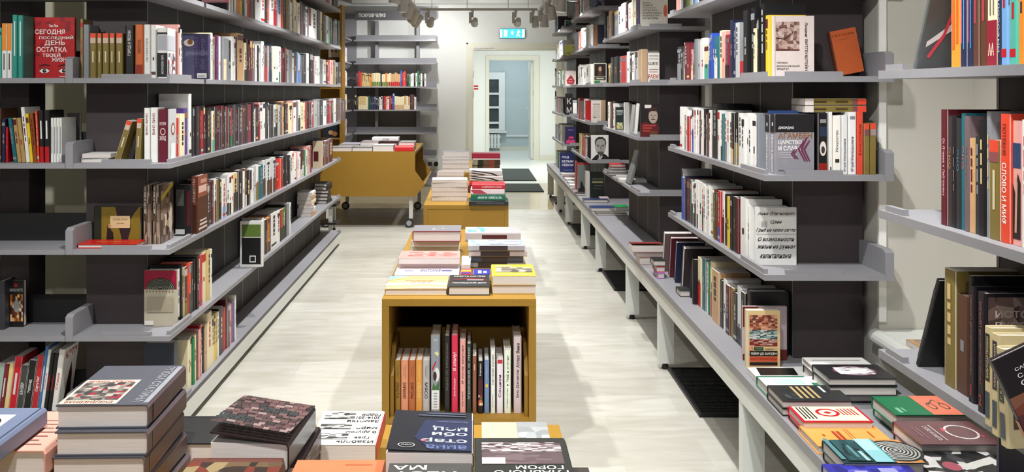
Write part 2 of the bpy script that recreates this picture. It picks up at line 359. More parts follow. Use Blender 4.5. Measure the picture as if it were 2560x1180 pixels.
# vestibule with a second doorway
Y2 = 18.55; EX0, EX1, ET = .27, 1.20, 2.03
m = MB(); m.box(-1.2, EX0, Y2, Y2+.15, 0, 2.8, WHITE).box(EX1, 2.6, Y2, Y2+.15, 0, 2.8, WHITE).box(EX0, EX1, Y2, Y2+.15, ET, 2.8, WHITE); struct('wall_vestibule', m)
struct('wall_vestibule_left', MB().box(-.45, -.35, YW+.2, Y2, 0, 2.8, WHITE)); struct('wall_vestibule_right', MB().box(1.75, 1.85, YW+.2, Y2, 0, 2.8, WHITE))
m = MB(); m.box(EX0-.05, EX0-.0005, Y2-.03, Y2-.001, 0, ET, FRM).box(EX0+.0005, EX0+.02, Y2-.03, Y2+.15, 0, ET-.021, FRM).box(EX1-.02, EX1-.0005, Y2-.03, Y2+.15, 0, ET-.021, FRM).box(EX1+.0005, EX1+.09, Y2-.03, Y2-.001, 0, ET, FRM).box(EX0-.05, EX1+.09, Y2-.03, Y2-.001, ET+.0005, ET+.07, FRM).box(EX0+.0005, EX1-.0005, Y2-.03, Y2+.15, ET-.02, ET-.0005, FRM)
f2 = struct('door_2', m)
m = MB().box(EX1-.06, EX1-.02, Y2+.16, Y2+1.0, .01, ET-.02, WHITE).box(EX1-.066, EX1-.06, Y2+.3, Y2+.86, .25, .8, FRM).box(EX1-.066, EX1-.06, Y2+.3, Y2+.86, 1.05, 1.8, FRM); lf = m.build('door_leaf', f2)
MB().cyl((EX1-.06, Y2+.9, 1.02), (EX1-.11, Y2+.9, 1.02), .012, .012, 8, METAL).cyl((EX1-.11, Y2+.9, 1.02), (EX1-.11, Y2+.77, 1.02), .01, .01, 8, METAL).build('handle', lf)
for z in (.25, 1.3, 1.7): MB().box(EX1-.024, EX1-.018, Y2-.01, Y2+.05, z, z+.1, mat('#a08a58', .4, metal=.6)).build('hinge', f2)
struct('baseboard_vestibule', MB().box(EX1+.092, 1.749, Y2-.02, Y2-.001, 0, .1, FRM).box(-.349, EX0-.052, Y2-.02, Y2-.001, 0, .1, FRM))
tag(MB().box(-.02, .07, Y2-.008, Y2-.001, 1.42, 1.50, WHITE).box(-.02, .07, Y2-.0095, Y2-.008, 1.475, 1.505, mat('r')).box(-.02, .07, Y2-.0095, Y2-.008, 1.42, 1.45, mat('r')).build('wall_notice'), 'small red and white notice on the vestibule wall beside the doorway', 'notice')
# far room
Y3 = 21.5; BL = mat('#b8c4c6', .8, .04, 5)
struct('wall_far', MB().box(-.5, 2.0, Y3, Y3+.1, 0, 2.8, BL)); struct('wall_far_right', MB().box(1.6, 1.7, Y2+.15, Y3, 0, 2.8, BL)); struct('wall_far_left', MB().box(-.4, -.3, Y2+.15, Y3, 0, 2.8, BL))
struct('baseboard_far', MB().box(.4, 1.59, Y3-.02, Y3-.001, 0, .09, FRM).box(.72, 1.59, Y3-.03, Y3-.001, .32, .36, WHITE))
m = MB(); WX0, WX1, WZ0, WZ1 = .16, .70, .46, 1.82
m.box(WX0, WX1, Y3-.03, Y3-.005, WZ0, WZ1, mat('#3c4446', .15, .5, 9))
for x in (WX0, WX1-.14): m.box(x, x+.14, Y3-.07, Y3-.03, WZ0, WZ1, WHITE)
for z in (WZ0, .62, .98, 1.30, WZ1-.16): m.box(WX0, WX1, Y3-.066, Y3-.03, z, z+(.05 if z != WZ1-.16 else .16), WHITE)
m.box(WX0-.02, WX1+.04, Y3-.12, Y3-.002, WZ0-.05, WZ0-.005, WHITE); struct('window_1', m)
m = MB()
for i in range(5): m.box(.22+i*.075, .28+i*.075, Y3-.14, Y3-.05, .06, .38, WHITE)
m.box(.2, .6, Y3-.11, Y3-.08, .12, .16, WHITE).box(.2, .6, Y3-.11, Y3-.08, .30, .34, WHITE)
tag(m.build('radiator'), 'white ribbed radiator under the window of the far room', 'radiator')
MATM = mat('#26302e', .95, .25, 60)
for (a, b, lb) in ((12.75, 13.78, 'dark green floor mat on the pale floor just before the doorway'), (14.3, 16.4, 'dark green floor mat inside the vestibule past the doorway')):
    tag(MB().prism([(DX0+.42, a), (DX1-.28, a), (DX1-.28, b), (DX0+.42, b)], 'z', .0005, .012, MATM).build('floor_mat'), lb, 'mat', 'entrance floor mats')
# exit sign
ex = empty('exit_sign', (.56, YW-.04, 2.26)); tag(ex, 'glowing cyan exit sign mounted on the wall above the doorway', 'sign')
m = MB(); pl = []
for i in range(9): pl.append((.165+.025*math.cos(-math.pi/2+math.pi*i/8), .07*math.sin(-math.pi/2+math.pi*i/8)))
for i in range(9): pl.append((-.165+.025*math.cos(math.pi/2+math.pi*i/8), .07*math.sin(math.pi/2+math.pi*i/8)))
m.prism([(x*1.04, z*1.1) for x, z in pl], 'y', .0, .036, mat('#5a6a70', .4)); m.build('housing', ex)
MB().prism(pl, 'y', -.012, -.001, mat('#27c3cf', .4, emit=1.5)).build('panel', ex)
m = MB(); wm = mat('#f2ffff', .4, emit=2.2)
for a in (-.185, .15): MB().box(a, a+.035, -.0145, -.0125, -.06, .06, wm).build('end_lamp', ex)
MB().box(-.125, -.075, -.0145, -.0125, -.05, .05, wm).build('door_symbol', ex)
MB().prism([(-.022, .02), (-.008, .02), (-.008, .04), (.008, .04), (.008, .02), (.022, .02), (0, -.03)], 'y', -.0145, -.0125, wm).build('arrow_symbol', ex)
MB().prism([(.084, .036), (.086, .052), (.1, .052), (.1, .038), (.108, .036), (.12, .01), (.1, .012), (.1, -.012), (.122, -.045), (.105, -.05), (.088, -.02), (.07, -.05), (.058, -.045), (.076, -.005), (.075, .03)], 'y', -.0145, -.0125, wm).build('running_figure_symbol', ex)

# ---------------------------------------------------------------- track lights
TZ = 2.50
def track(label, p0, p1, drops):
    r = empty('light_track', p0); tag(r, label, 'light track', 'ceiling light tracks')
    d = Vector(p1)-Vector(p0); ang = math.atan2(d.y, d.x); r.rotation_euler = (0, 0, ang); L = d.length
    MB().box(0, L, -.018, .018, 0, .035, METAL).build('rail', r)
    for t in drops: MB().cyl((t*L, 0, .035), (t*L, 0, 2.80-p0[2]-.002), .003, .003, 6, mat('#55595a', .4)).build('suspension_wire', r)
track('white suspended light track along the ceiling over the long shelving unit', (-.80, 8.6, TZ), (-.80, 12.55, TZ), (.1, .5, .9))
track('white suspended light track along the ceiling over the bench shelving', (.90, 8.6, TZ), (.90, 12.55, TZ), (.1, .5, .9))
track('white suspended light track crossing in front of the doorway wall', (-.75, 12.6, TZ), (.86, 12.6, TZ), (.1, .4, .75, .92))
def head(x, y, label, tx, ty, tz, watt=0, size=90, sc=1.0):
    r = empty('track_spotlight', (x, y, TZ-.001)); tag(r, label, 'spotlight', 'track spotlights')
    MB().box(-.02, .02, -.045, .045, -.03, 0, METAL).box(-.012, .012, -.012, .012, -.09, -.03, METAL).box(-.05*sc, -.012, -.03, .03, -.17, -.02, METAL).build('bracket', r)
    c = Vector((.03, 0, -.15)); d = (Vector((tx, ty, tz))-Vector((x, y, TZ-.14))).normalized()
    a, b = c-d*.075*sc, c+d*.075*sc
    MB().cyl(a, b, .036*sc, .052*sc, 20, METAL).build('lamp_head', r)
    MB().cyl(b+d*.0005, b+d*.003, .044*sc, .044*sc, 20, mat('#fffdf6', .4, emit=3.0) if watt else mat('#4a4a4a', .3)).build('lens', r)
    if watt: q = Vector((x, y, TZ-.001))+b+d*.03; spot(q.x, q.y, q.z, tx, ty, tz, watt, size, .7, .035, WHT)
for y, tx, tz, w, nm in ((8.95, -1.15, .4, 120, 'first'), (9.9, -1.0, .2, 90, 'second'), (10.8, -1.5, .8, 80, 'third'), (11.7, -1.45, 1.3, 50, 'fourth'), (12.4, -1.35, 1.75, 40, 'fifth')):
    head(-.80, y, 'white spotlight on the track above the long unit, %s from the camera' % nm, tx, y+.6, tz, w, 90, 1.15)
for y, tx, tz, w, nm in ((8.7, .95, .4, 110, 'first'), (9.9, .8, .2, 100, 'second'), (11.1, 1.1, .8, 110, 'third'), (12.3, .9, 1.0, 90, 'fourth')):
    head(.90, y, 'white spotlight on the track above the bench, %s from the camera' % nm, tx, y+.5, tz, w, 90, 1.15)
for x, tx, ty, tz, w, lb in ((-.63, -.95, 13.8, 1.7, 45, 'beside the dark header sign, aimed at the empty shelves'), (-.03, -.1, 13.8, 2.0, 16, 'above the left door jamb'), (.56, .5, 13.8, 2.0, 10, 'just above the exit sign'), (.80, .8, 12.4, 1.6, 0, 'at the end by the bench')):
    head(x, 12.6, 'white spotlight on the crossing track %s' % lb, tx, ty, tz, w, 140)

# ---------------------------------------------------------------- shelving units
def unit(fr, side, v0, v1, sp0, sp1, e, X, levels, label, thick=.25, nslot=11, base=False, zb=.12, wide=None, plate=True, stops=True, ztop=2.6, ncap=True):
    sg = -1 if side == 'L' else 1; xs = X+e; xo = xs+thick; wide = wide or xo
    r = empty('shelving_unit', fr.w(0, 0)+(0,), fr.th); tag(r, label, 'shelving unit')
    m = MB(); m.box(sg*xs, sg*xo, sp0, sp1, zb, ztop, CHAR)
    m.box(sg*(xs-.001), sg*xs, sp0+.003, sp1-.003, zb, ztop, mat('#141215', .55))
    for k in range(nslot+1):
        y = sp0+(sp1-sp0)*k/nslot; y = min(max(y, sp0+.008), sp1-.008)
        m.box(sg*(xs-.0017), sg*(xs-.001), y-.005, y+.005, zb, ztop, SLOT)
    m.build('back_panel', r)
    for lv in levels:
        z1 = LV[lv]; z0 = z1-.02; m = MB()
        m.box(sg*X, sg*(xs-.002), v0, v1, z0, z1, GREYL)
        if ncap: m.box(sg*(xs-.002), sg*wide, v0, sp0-.001, z0, z1, GREYL)
        m.box(sg*(xs-.002), sg*wide, sp1+.001, v1, z0, z1, GREYL)
        o = m.build('shelf', r)
        if plate and ncap: MB().prism([(v0-.001, z0), (v0-.001, z1+.075), (v0+.02, z1+.085), (sp0-.002, z1+.085), (sp0-.002, z0)], 'x', sg*wide+sg*.0005, sg*(wide+.03), GREYL).build('end_plate', o)
        if stops:
            MB().box(sg*(X+.004), sg*(X+.018), v0+.02, v0+.30, z1, z1+.016, GREYL).build('book_stop', o)
            if ncap: MB().box(sg*(X+.075), sg*(X+.27), v0+.004, v0+.018, z1, z1+.016, GREYL).build('book_stop', o)
            MB().box(sg*(X+.004), sg*(X+.018), v1-.12, v1-.03, z1, z1+.014, GREYL).build('book_stop', o)
    if base:
        m = MB().box(sg*X, sg*wide, v0, v1, .034, .108, APRON); m.box(sg*X, sg*(X+.02), v0, v1, .1085, .128, GREYL); m.build('plinth', r)
        MB().box(sg*(X+.035), sg*wide, v0+.02, v1-.02, .0, .0335, BLACK).build('kick_board', r)
    return r
LX = 1.186
unit(FL, 'L', 3.638, 8.456, 3.836, 8.273, .16, LX, (-1, 0, 1, 2, 3, 4, 5), 'long charcoal shelving unit with grey shelves lining the left of the aisle', base=True, zb=.11, wide=1.566)
# neighbour unit beyond the end plate: frontal shelves
nb = empty('shelving_unit', FL.w(0, 0)+(0,), FL.th); tag(nb, 'grey shelving unit past the end plates at the picture edge, comics on its bottom shelf', 'shelving unit')
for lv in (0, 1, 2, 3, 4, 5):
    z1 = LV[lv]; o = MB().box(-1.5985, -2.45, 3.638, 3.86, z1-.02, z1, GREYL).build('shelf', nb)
    MB().box(-1.5985, -2.45, 3.861, 3.875, z1-.02, z1+.115, mat('#151416', .6)).build('back_strip', o)  # dark strip paints in the shaded depth of the shelf
MB().box(-1.865, -1.985, 3.90, 4.05, .0, 2.6, CHAR).build('back_panel', nb); MB().box(-1.5985, -2.45, 3.66, 3.86, 0, .108, APRON).build('plinth', nb)
RX = .974
UN = ('nearest the camera, cut by the picture edge', 'second along the bench, with the white wall behind', 'third along the bench with portrait cover books', 'fourth along the bench', 'last along the bench beside the doorway')
for k in range(-1, 4):
    a = 3.142+2.495*k; kk = k
    unit(FR, 'R', a, a+1.60, a+.22, a+1.40, .175, RX, (-1, 0, 1, 2, 3), 'grey shelving unit standing on the bench, '+UN[k+1], thick=.25, nslot=3, zb=.442, wide=1.385)
# bench
bn = empty('bench', FR.w(0, 0)+(0,), FR.th); tag(bn, 'long low bench with grey top, white apron and white legs under the shelving units', 'bench')
BX = .905; B0, B1 = .4, 12.25
m = MB().box(BX, 1.40, B0, B1, .41, .44, GREYL); m.build('bench_top', bn)
MB().box(BX+.006, BX+.03, B0, B1, .335, .4095, APRON).build('apron', bn)
for k in range(-1, 4):
    a = 3.142+2.495*k
    for q in (a+.07, a+1.55):
        if q < .6: continue
        lg = MB().prism([(q-.022, .334), (q+.022, .334), (q+.022, .03), (q-.022, .03)], 'x', BX+.008, BX+.085, APRON).build('leg', bn)
        MB().cyl((BX+.045, q, 0), (BX+.045, q, .0295), .02, .012, 10, BLACK).build('foot', lg)
for k in range(0, 4):
    a = 3.142+2.495*k; r = empty('floor_grille', FR.w(0, 0)+(0,), FR.th)
    tag(r, 'black slatted floor grille lying under the bench, %s from the camera' % ordn(k+1), 'floor grille', 'floor grilles under the bench')
    m = MB(); y0, y1 = a+.86, a+1.50; m.box(.955, .97, y0, y1, .0005, .016, BLACK).box(1.37, 1.385, y0, y1, .0005, .016, BLACK).box(.955, 1.385, y1, y1+.015, .0005, .016, BLACK).box(.955, 1.385, y0-.015, y0, .0005, .016, BLACK); m.build('frame', r)
    m = MB(); n = 32
    for i in range(n): y = y0+.004+(y1-y0-.01)*i/n; m.box(.9705, 1.3695, y, y+.011, .004, .014, mat('#17181a', .45))
    m.build('slats', r)
    MB().box(.9705, 1.3695, y0, y1, .0005, .0035, mat('#050505', .8)).build('trough', r)

# ---------------------------------------------------------------- display boxes
BZ = .604
def dbox(label, x0, x1, y0, y1, front_open=False):
    r = empty('display_box', (x0, y0, 0)); tag(r, label, 'display box', 'ochre display boxes down the aisle')
    W, D = x1-x0, y1-y0; t = .028
    MB().box(0, W, 0, D, BZ-t, BZ, YEL).build('top_panel', r)
    MB().box(0, t, 0, D, .02, BZ-t-.0005, YEL).build('side_panel', r); MB().box(W-t, W, 0, D, .02, BZ-t-.0005, YEL).build('side_panel', r)
    if front_open:
        MB().box(t+.0005, W-t-.0005, .0, D, .118, .14, YEL).build('shelf', r); MB().box(t+.0005, W-t-.0005, .012, .03, .02, .1175, YEL).build('kick_board', r)
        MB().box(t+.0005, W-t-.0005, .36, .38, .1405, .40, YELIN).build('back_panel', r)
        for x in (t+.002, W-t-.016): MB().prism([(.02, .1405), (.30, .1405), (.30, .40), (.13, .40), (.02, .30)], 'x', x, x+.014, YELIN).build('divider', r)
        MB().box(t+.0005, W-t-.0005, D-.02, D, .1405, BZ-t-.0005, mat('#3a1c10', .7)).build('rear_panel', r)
    else:
        MB().box(t+.0005, W-t-.0005, .002, .02, .02, BZ-t-.0025, YEL).build('front_panel', r); MB().box(t+.0005, W-t-.0005, D-.02, D, .02, BZ-t-.0005, YEL).build('rear_panel', r)
    for x in (.05, W-.05):
        for y in (.06, D-.06): MB().cyl((x, y, 0), (x, y, .0195), .022, .022, 10, BLACK).build('foot', r)
    return r
dbox('ochre display table under the big books closest to the camera', -1.30, .205, 1.05, 2.24)
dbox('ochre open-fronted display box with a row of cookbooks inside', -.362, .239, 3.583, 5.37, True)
dbox('ochre closed display box with two pink and striped book stacks on top', -.362, .238, 6.497, 8.25)
dbox('ochre closed display box at the doorway end, grey stack and photo books on top', -.345, .262, 9.02, 10.7)
# cart on casters
CX0, CX1, CY0, CY1 = -1.56, -.612, 9.43, 10.95
ct = empty('book_cart', (0, 0, 0)); tag(ct, 'ochre magazine cart on white legs and casters, angled bins on its sides', 'cart')
prof = [(CX0, .785), (CX1, .785), (CX1, .585), (CX1+.10, .445), (CX1, .325), (CX0, .325), (CX0-.10, .445), (CX0, .585)]
for y in (CY0, CY1-.025): MB().prism(prof, 'y', y, y+.025, YEL).build('end_panel', ct)
MB().box(CX0, CX1, CY0+.0255, CY1-.0255, .757, .785, YEL).build('top_panel', ct)
MB().box(CX0+.02, CX1-.02, CY0+.0255, CY1-.0255, .325, .345, YELIN).build('bottom_panel', ct)
for sx, a, b in ((1, CX1, CX1+.098), (-1, CX0, CX0-.098)):
    MB().prism([(a, .326), (b, .445), (b-sx*.012, .455), (a-sx*.012, .346)], 'y', CY0+.0255, CY1-.0255, YELIN).build('bin_panel', ct)
    MB().prism([(a-sx*.02, .75), (a-sx*.26, .40), (a-sx*.272, .41), (a-sx*.035, .75)], 'y', CY0+.0255, CY1-.0255, YELIN).build('bin_back', ct)
for x in (CX0+.05, CX1-.045):
    for y in (CY0+.05, CY1-.05):
        lg = MB().box(x-.02, x+.02, y-.02, y+.02, .095, .3245, METAL).build('leg', ct)
        MB().box(x-.03, x+.015, y-.02, y+.02, .088, .0945, mat('#3a3b3d', .5)).build('caster_plate', lg)
        MB().cyl((x-.02, y-.017, .046), (x-.02, y+.017, .046), .046, .046, 22, mat('#26272a', .5)).cyl((x-.02, y-.019, .046), (x-.02, y+.019, .046), .028, .028, 18, mat('#9a9c9f', .4)).build('caster_wheel', lg)
# second trolley half hidden behind the end of the long unit
tr = empty('book_trolley', (0, 0, 0)); tag(tr, 'white legged trolley half hidden behind the far end of the long unit', 'trolley')
MB().box(-1.62, -1.30, 8.64, 8.9, .32, .345, mat('#1c1a1c', .5)).build('tray', tr); MB().box(-1.62, -1.30, 8.64, 8.9, .15, .165, mat('#1c1a1c', .5)).build('base_rail', tr)
for x in (-1.58, -1.36):
    for y in (8.68, 8.86):
        lg = MB().box(x-.018, x+.018, y-.018, y+.018, .09, .3195, METAL).build('leg', tr); MB().cyl((x-.016, y, .045), (x+.016, y, .045), .045, .045, 18, mat('#26272a', .5)).build('caster_wheel', lg)

# ---------------------------------------------------------------- shelving on the doorway wall, side unit, ochre bookcase
SB = 171.5; YB = F/SB
bu = empty('shelving_unit', (0, YB, 0)); tag(bu, 'grey wall shelving with a dark header sign, half empty, left of the doorway', 'shelving unit')
bx0, bx1 = (862-VX)/SB+.13, -.567
MB().box(bx0, bx1+.0, .10, .14, 2.44, 2.58, mat('#5c5b61', .6)).build('header_panel', bu)
vs, fs = text_geo('психоанализ'); mb = MB(); tx0, tx1 = (895-VX)/SB, (962-VX)/SB
mb.add([(tx0+(tx1-tx0)*x, .0985, 2.485+.055*y) for x, y in vs], fs, mat('#f2f2f2', .5)); mb.build('header_text', bu)
for x in ((937-VX)/SB, (1042-VX)/SB): MB().box(x-.022, x+.022, .24, YW-YB-.004, .05, 2.44, GREYL).build('upright', bu)
for zb in (2.126, 1.788, 1.446, 1.108, .768, .426, .09):
    o = MB().box(bx0, bx1, 0, .235, zb, zb+.02, GREYL).build('shelf', bu); MB().box(bx0, bx1, .2355, .25, zb, zb+.10, GREYL).build('back_strip', o)
    MB().box(bx1-.11, bx1-.02, .004, .014, zb+.0201, zb+.034, GREYL).build('book_stop', o)
# grey board painted in for the shaded wall behind the lower half
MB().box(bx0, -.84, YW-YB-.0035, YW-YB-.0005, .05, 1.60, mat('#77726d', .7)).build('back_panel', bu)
sd = empty('shelving_unit', (0, 0, 0)); tag(sd, 'narrow grey shelving unit turned sideways between the ochre bookcase and the header sign', 'shelving unit')
sx = -1.79; y0, y1 = 12.70, 13.40
MB().box(sx-.30, sx-.28, y0, y1+.36, .02, 2.56, GREYL).build('back_panel', sd); MB().box(sx-.279, sx+.02, y1+.37, y1+.385, .02, 2.56, GREYL).build('end_panel', sd)
for zb in (2.126, 1.788, 1.446, 1.108, .768, .426, .09): MB().box(sx-.279, sx, y0, y1-.01, zb, zb+.02, GREYL).build('shelf', sd)
yb = empty('bookcase', (0, 0, 0)); tag(yb, 'tall ochre bookcase glimpsed past the far end of the long unit', 'bookcase')
x1 = -1.79; x0 = -2.5; yf = 12.38
for x in (x0, x1-.03): MB().box(x, x+.03, yf, yf+.30, .0, 2.56, YEL).build('side_panel', yb)
MB().box(x0+.0305, x1-.0305, yf+.27, yf+.30, .0, 2.56, YEL).build('back_panel', yb)
for z in (.05, .43, .77, 1.11, 1.45, 1.79, 2.13, 2.53): MB().box(x0+.0305, x1-.0305, yf, yf+.2695, z-.02, z, YEL).build('shelf', yb)
tag(MB().box(-.72, -.55, YW-.04, YW-.001, .25, .37, WHITE).box(-.70, -.64, YW-.043, YW-.04, .28, .34, mat('#3a3a3c')).cyl((-.58, YW-.04, .31), (-.58, YW-.085, .31), .035, .035, 14, BLACK).build('power_socket'), 'white wall socket with a black plug low on the wall beside the cart', 'socket')

# ---------------------------------------------------------------- long unit: rows of spines facing the aisle
LXs = 1.2055
gl = 'books on the %s of the long unit'
row(FL, 'L', -1, 800, 3.933, 'k25 K20 w10 k15 m20 r15 w10 k20 d25 k20', 'top shelf, long unit', LXs, gl % 'top shelf', seed=2, parts=False)
row(FL, 'L', 0, 570, 3.933, 'k25 w15 k10 w15 k10 w20 o35 y20 n35 w15 r20 u45 k17 S60+ w40 k12 R28 w35 p40/r B35/w R25 K25 a30 w25 u20 c35 w25 m25 K35 w20 m30/w w60 k35 c20 k25 w30 g20 k20 k20 K25 k20', 'upper shelf, long unit', LXs, gl % 'upper shelf', seed=3, hmean=.235)
row(FL, 'L', 1, 525, 3.933, 'w15 c20 s30 m15 v17 w18 m20 s35/c s30 k30/s w25 w15 k15 e68+ c25/k k15 m20 m20 h20 w15 k20 w20 w20 S25+ u25/r s15 n18 n17 c35/w w17 w17/g w16 m15 m15 m15 S25 s35 W22 u23 B15 W15/b B15 K25 k25 w25 k35 M20 w18 w18 w19 s30 w25 m20 r20 p30 a25 k25 d25', 'eye-level shelf, long unit', LXs, gl % 'eye-level shelf', seed=4, hmean=.215)
row(FL, 'L', 2, 445, 2.81, 'r25- c35 v26 w20^', 'chest-high shelf, long unit', LXs, gl % 'chest-high shelf', seed=5, hmean=.2)
row(FL, 'L', 2, 484, 3.933, 'K20 m15 K20 m20 K15 r25 K18 m15 K20 K20 c20/T K18 K20 m20 K20 m15 S12 K20 m20 K22 r22/g K20 K20 m18 K20 K18 m18 K18 K20 M40 K20 w8- K20 m20 p15/r w22 w25 k18 K10 w10 K35 w20/k k30 S22 u18 e20 k20 m25 c30 p10 w40 s10 w25/k c20 c20 r18 k22 m25 w10/r r18 S30 s25 K40 w30 m20 r25 K20 w25 u25 h25 u30 K15', 'chest-high shelf, long unit', LXs, gl % 'chest-high shelf', seed=6, hmean=.205, n0=4)
row(FL, 'L', 3, 519, 3.933, 'K25 d25 m30 w20/u a22 K20 k18 w30/B S15 w22/k w22/k w20 C45/K k30 K20 w22 u15/w k28 n20/w w15 S25 w28/a t45 W28/u W28/u W28/u W28/u t12 r30 R15 r20 K18 K18 K18 K18 w20 w18 w18 p14 w16 w12 n14/w m20/w g16 w18 p14 w16 M12', 'waist-high shelf, long unit', LXs, gl % 'waist-high shelf', seed=7, hmean=.20)
row(FL, 'L', 3, 806.5, 3.933, 'm35 u35 m45', 'waist-high shelf\'s last books', LXs, gl % 'waist-high shelf', seed=8, hmean=.20)
row(FL, 'L', 4, 451, 3.933, 'w20 k15 e25 K35/G R30/K k25 k20 k25 c18/P r20/P c45 C30 w15', 'knee-high shelf, long unit', LXs, gl % 'knee-high shelf', seed=9, hmean=.225)
row(FL, 'L', 4, 658, 3.933, 'w15 w12 k25 o20/k h15 w60 w30 r30/k G28/k k15 s20 W18', 'knee-high shelf past the gap', LXs, gl % 'knee-high shelf', seed=10, hmean=.205, n0=1)
row(FL, 'L', 5, 474, 3.933, 'c25 c20 g20 c20 u15 p15 r20+ w15 k15 e20 c45+ c25 y20 C20 w15 k40/d r25 m10+ h25 p25 v20 w10+', 'bottom shelf, long unit', LXs, gl % 'bottom shelf', seed=11, hmean=.215)
# covers turned to the camera on the long unit
def lface(x, xr, y, s, lv, label, col, deco=(), **k): return stand(FL, s, x, xr, y, lv, label, col, rot=90, deco=deco, group=None, **k)
lface(505, 570, -6, 560, 0, 'large maroon book turned cover-out at the near end of the upper shelf', 'm', [('r','B',.3,.9,.35,.55,'#7a3a48')], t=.03)
lface(457, 523, 85, 560, 1, 'big purple cookbook with a barcode label, back cover out on the eye-level shelf', '#3c3658', [('r','B',.0,.45,.0,.96,'#5a5878'), ('t','B','vegetables',.42,.62,.25,.93,'#5f5384',90), ('t','B','the camp',.66,.88,.2,.9,'#5f5384',90), ('e','B',.25,.8,.2,.08,'#e6dfd8'), ('e','B',.3,.82,.1,.06,'#8a5a3a'), ('r','B',.56,.92,.03,.13,'#eeeeee')]+[('r','B',.6+.03*i,.612+.03*i,.05,.09,'k') for i in range(9)], t=.03)
lface(362, 443, 676, 606, 4, 'beige wall calendar with a red and black concentric-arc picture, knee-high shelf', '#b9b19e', [('r','B',0,1,.66,1,'#a3123a')]+[('p','B',[(.5+r*math.cos(i*math.pi/14), .66+.98*r*.46*math.sin(i*math.pi/14)) for i in range(15)], c) for r, c in zip([.46-.028*j for j in range(15)], ['k','#77786a']*8)]+[('r','B',.06+.1*i,.10+.1*i,.615,.64,'#8a7040') for i in range(9)]+[('r','B',.1,.9,.25,.52,'#a59c88'), ('r','B',.02,.3,.02,.1,'#dcdad4')], t=.02, name='calendar')
lface(362, 435, 857, 614, 5, 'navy hardback set turned sideways at the near end of the bottom shelf', '#182436', [], t=.07)
lface(601, 657, 553, 455, 4, 'white book with green and black panels facing out on the knee-high shelf', 'w', [('r','B',.08,.92,.66,.93,'#5f7a34'), ('r','B',.08,.92,.06,.64,'#101012'), ('r','B',.42,.70,.10,.25,'w'), ('r','B',.46,.66,.125,.225,'#101012')], t=.03)
lface(782, 806, 353, 311, 3, 'cream book with a maroon square facing out on the waist-high shelf', '#d8c6aa', [('r','B',.1,.6,.25,.62,'m')], t=.03)
stand(FL, 578, 440, 478, 465, 3, 'black hardback with a white barcode label, back cover out on the waist-high shelf', 'k', rot=90, deco=[('r','B',.03,.55,.60,.93,'#54544f'), ('r','B',.0,.6,.03,.13,'#c9c9c6'), ('r','B',.75,.98,.2,.9,'#571420')], t=.035)
# end cap of the long unit (spines to the camera) and the neighbour beyond it
S0 = 622
eye = '#141013'
dc = [('m','F',0,1,.36,1,['#b3121c','#a81018','#8c0f16','#bd1620'],9,3)]+[('t','F',b,a0,a1,y0,y1,'#f2eeea') for b, a0, a1, y0, y1 in (('Уан Лви',.42,.62,.84,.885), ('СЕГОДНЯ',.10,.78,.71,.80), ('ПОСЛЕДНИЙ',.20,.97,.63,.70), ('ДЕНЬ',.32,.78,.53,.62), ('ОСТАТКА',.14,.82,.43,.515), ('ТВОЕЙ',.27,.68,.35,.42), ('ЖИЗНЬ',.48,.88,.27,.34))]
for cx, sg in ((.32, 1), (.76, -1)):
    dc += [('p','F',[(cx-.12, .12), (cx-.05, .155), (cx+.05, .155), (cx+.12, .12), (cx+.04, .085), (cx-.05, .085)], '#f0e8e0'), ('e','F',cx,.12,.045,.032,eye), ('e','F',cx+.01,.13,.012,.008,'w'),
           ('p','F',[(cx-.13, .13), (cx-.05, .165), (cx+.05, .165), (cx+.13, .125), (cx+.05, .155), (cx-.05, .153)], eye), ('p','F',[(cx-.13, .19), (cx, .215), (cx+.12, .20), (cx+.12, .212), (cx, .235), (cx-.13, .20)], eye)]
dc += [('r','F',.66,.8,.025,.035,'w')]
stand(FL, 606, 79, 189, 44, 1, 'red comic with white hand lettering and two eyes, facing out on the eye-level shelf', '#b3121c', rot=-90, deco=dc, t=.015, name='comic_book')
def cap(lv, it, where, s=S0, n0=0, lean=0, grp=None, d=.135):
    n = n0
    for q in it:
        x0, x1, y, c = q[:4]; c2 = q[4] if len(q) > 4 else None; ex = q[5] if len(q) > 5 else []; n += 1
        R = random.Random(int(x0)+lv*977); t = (x1-x0)/s; w = x1-x0
        stand(FL, s, x0, x1, y, lv, '%s %s, %s %s' % (cname(c), 'hardback' if w > 12 else 'paperback', ordn(n), where), c, hb=w > 12, d=d, deco=ex or spine_deco(c if len(c) == 1 else 'w', c2, R, t, .2), lean=lean if not isinstance(lean, dict) else lean.get(n, 0), group=grp)
ol = lambda: [('r','S',.1,.9,.90,1,'R'), ('r','S',.1,.9,.78,.90,'#c9b0a0'), ('r','S',.4,.6,.35,.6,'#d9d0b0')]
cap(1, [(-6,6.5,70,'T'), (7,19.5,59,'w',0,[('r','S',.1,.9,.5,1,'o'), ('r','S',.4,.6,.15,.45,'k')]), (20,32.5,59,'w',0,[('r','S',.1,.9,.5,1,'o'), ('r','S',.4,.6,.15,.45,'k')]), (33,46,38,'#2f8f84',0,[('r','S',.4,.6,.35,.9,'w')]), (47,60,39,'#2f8f84',0,[('r','S',.4,.6,.35,.9,'w')])],
    'from the picture edge, eye-level shelf before the red comic', grp='books at the outer end of the eye-level shelf', d=.092)
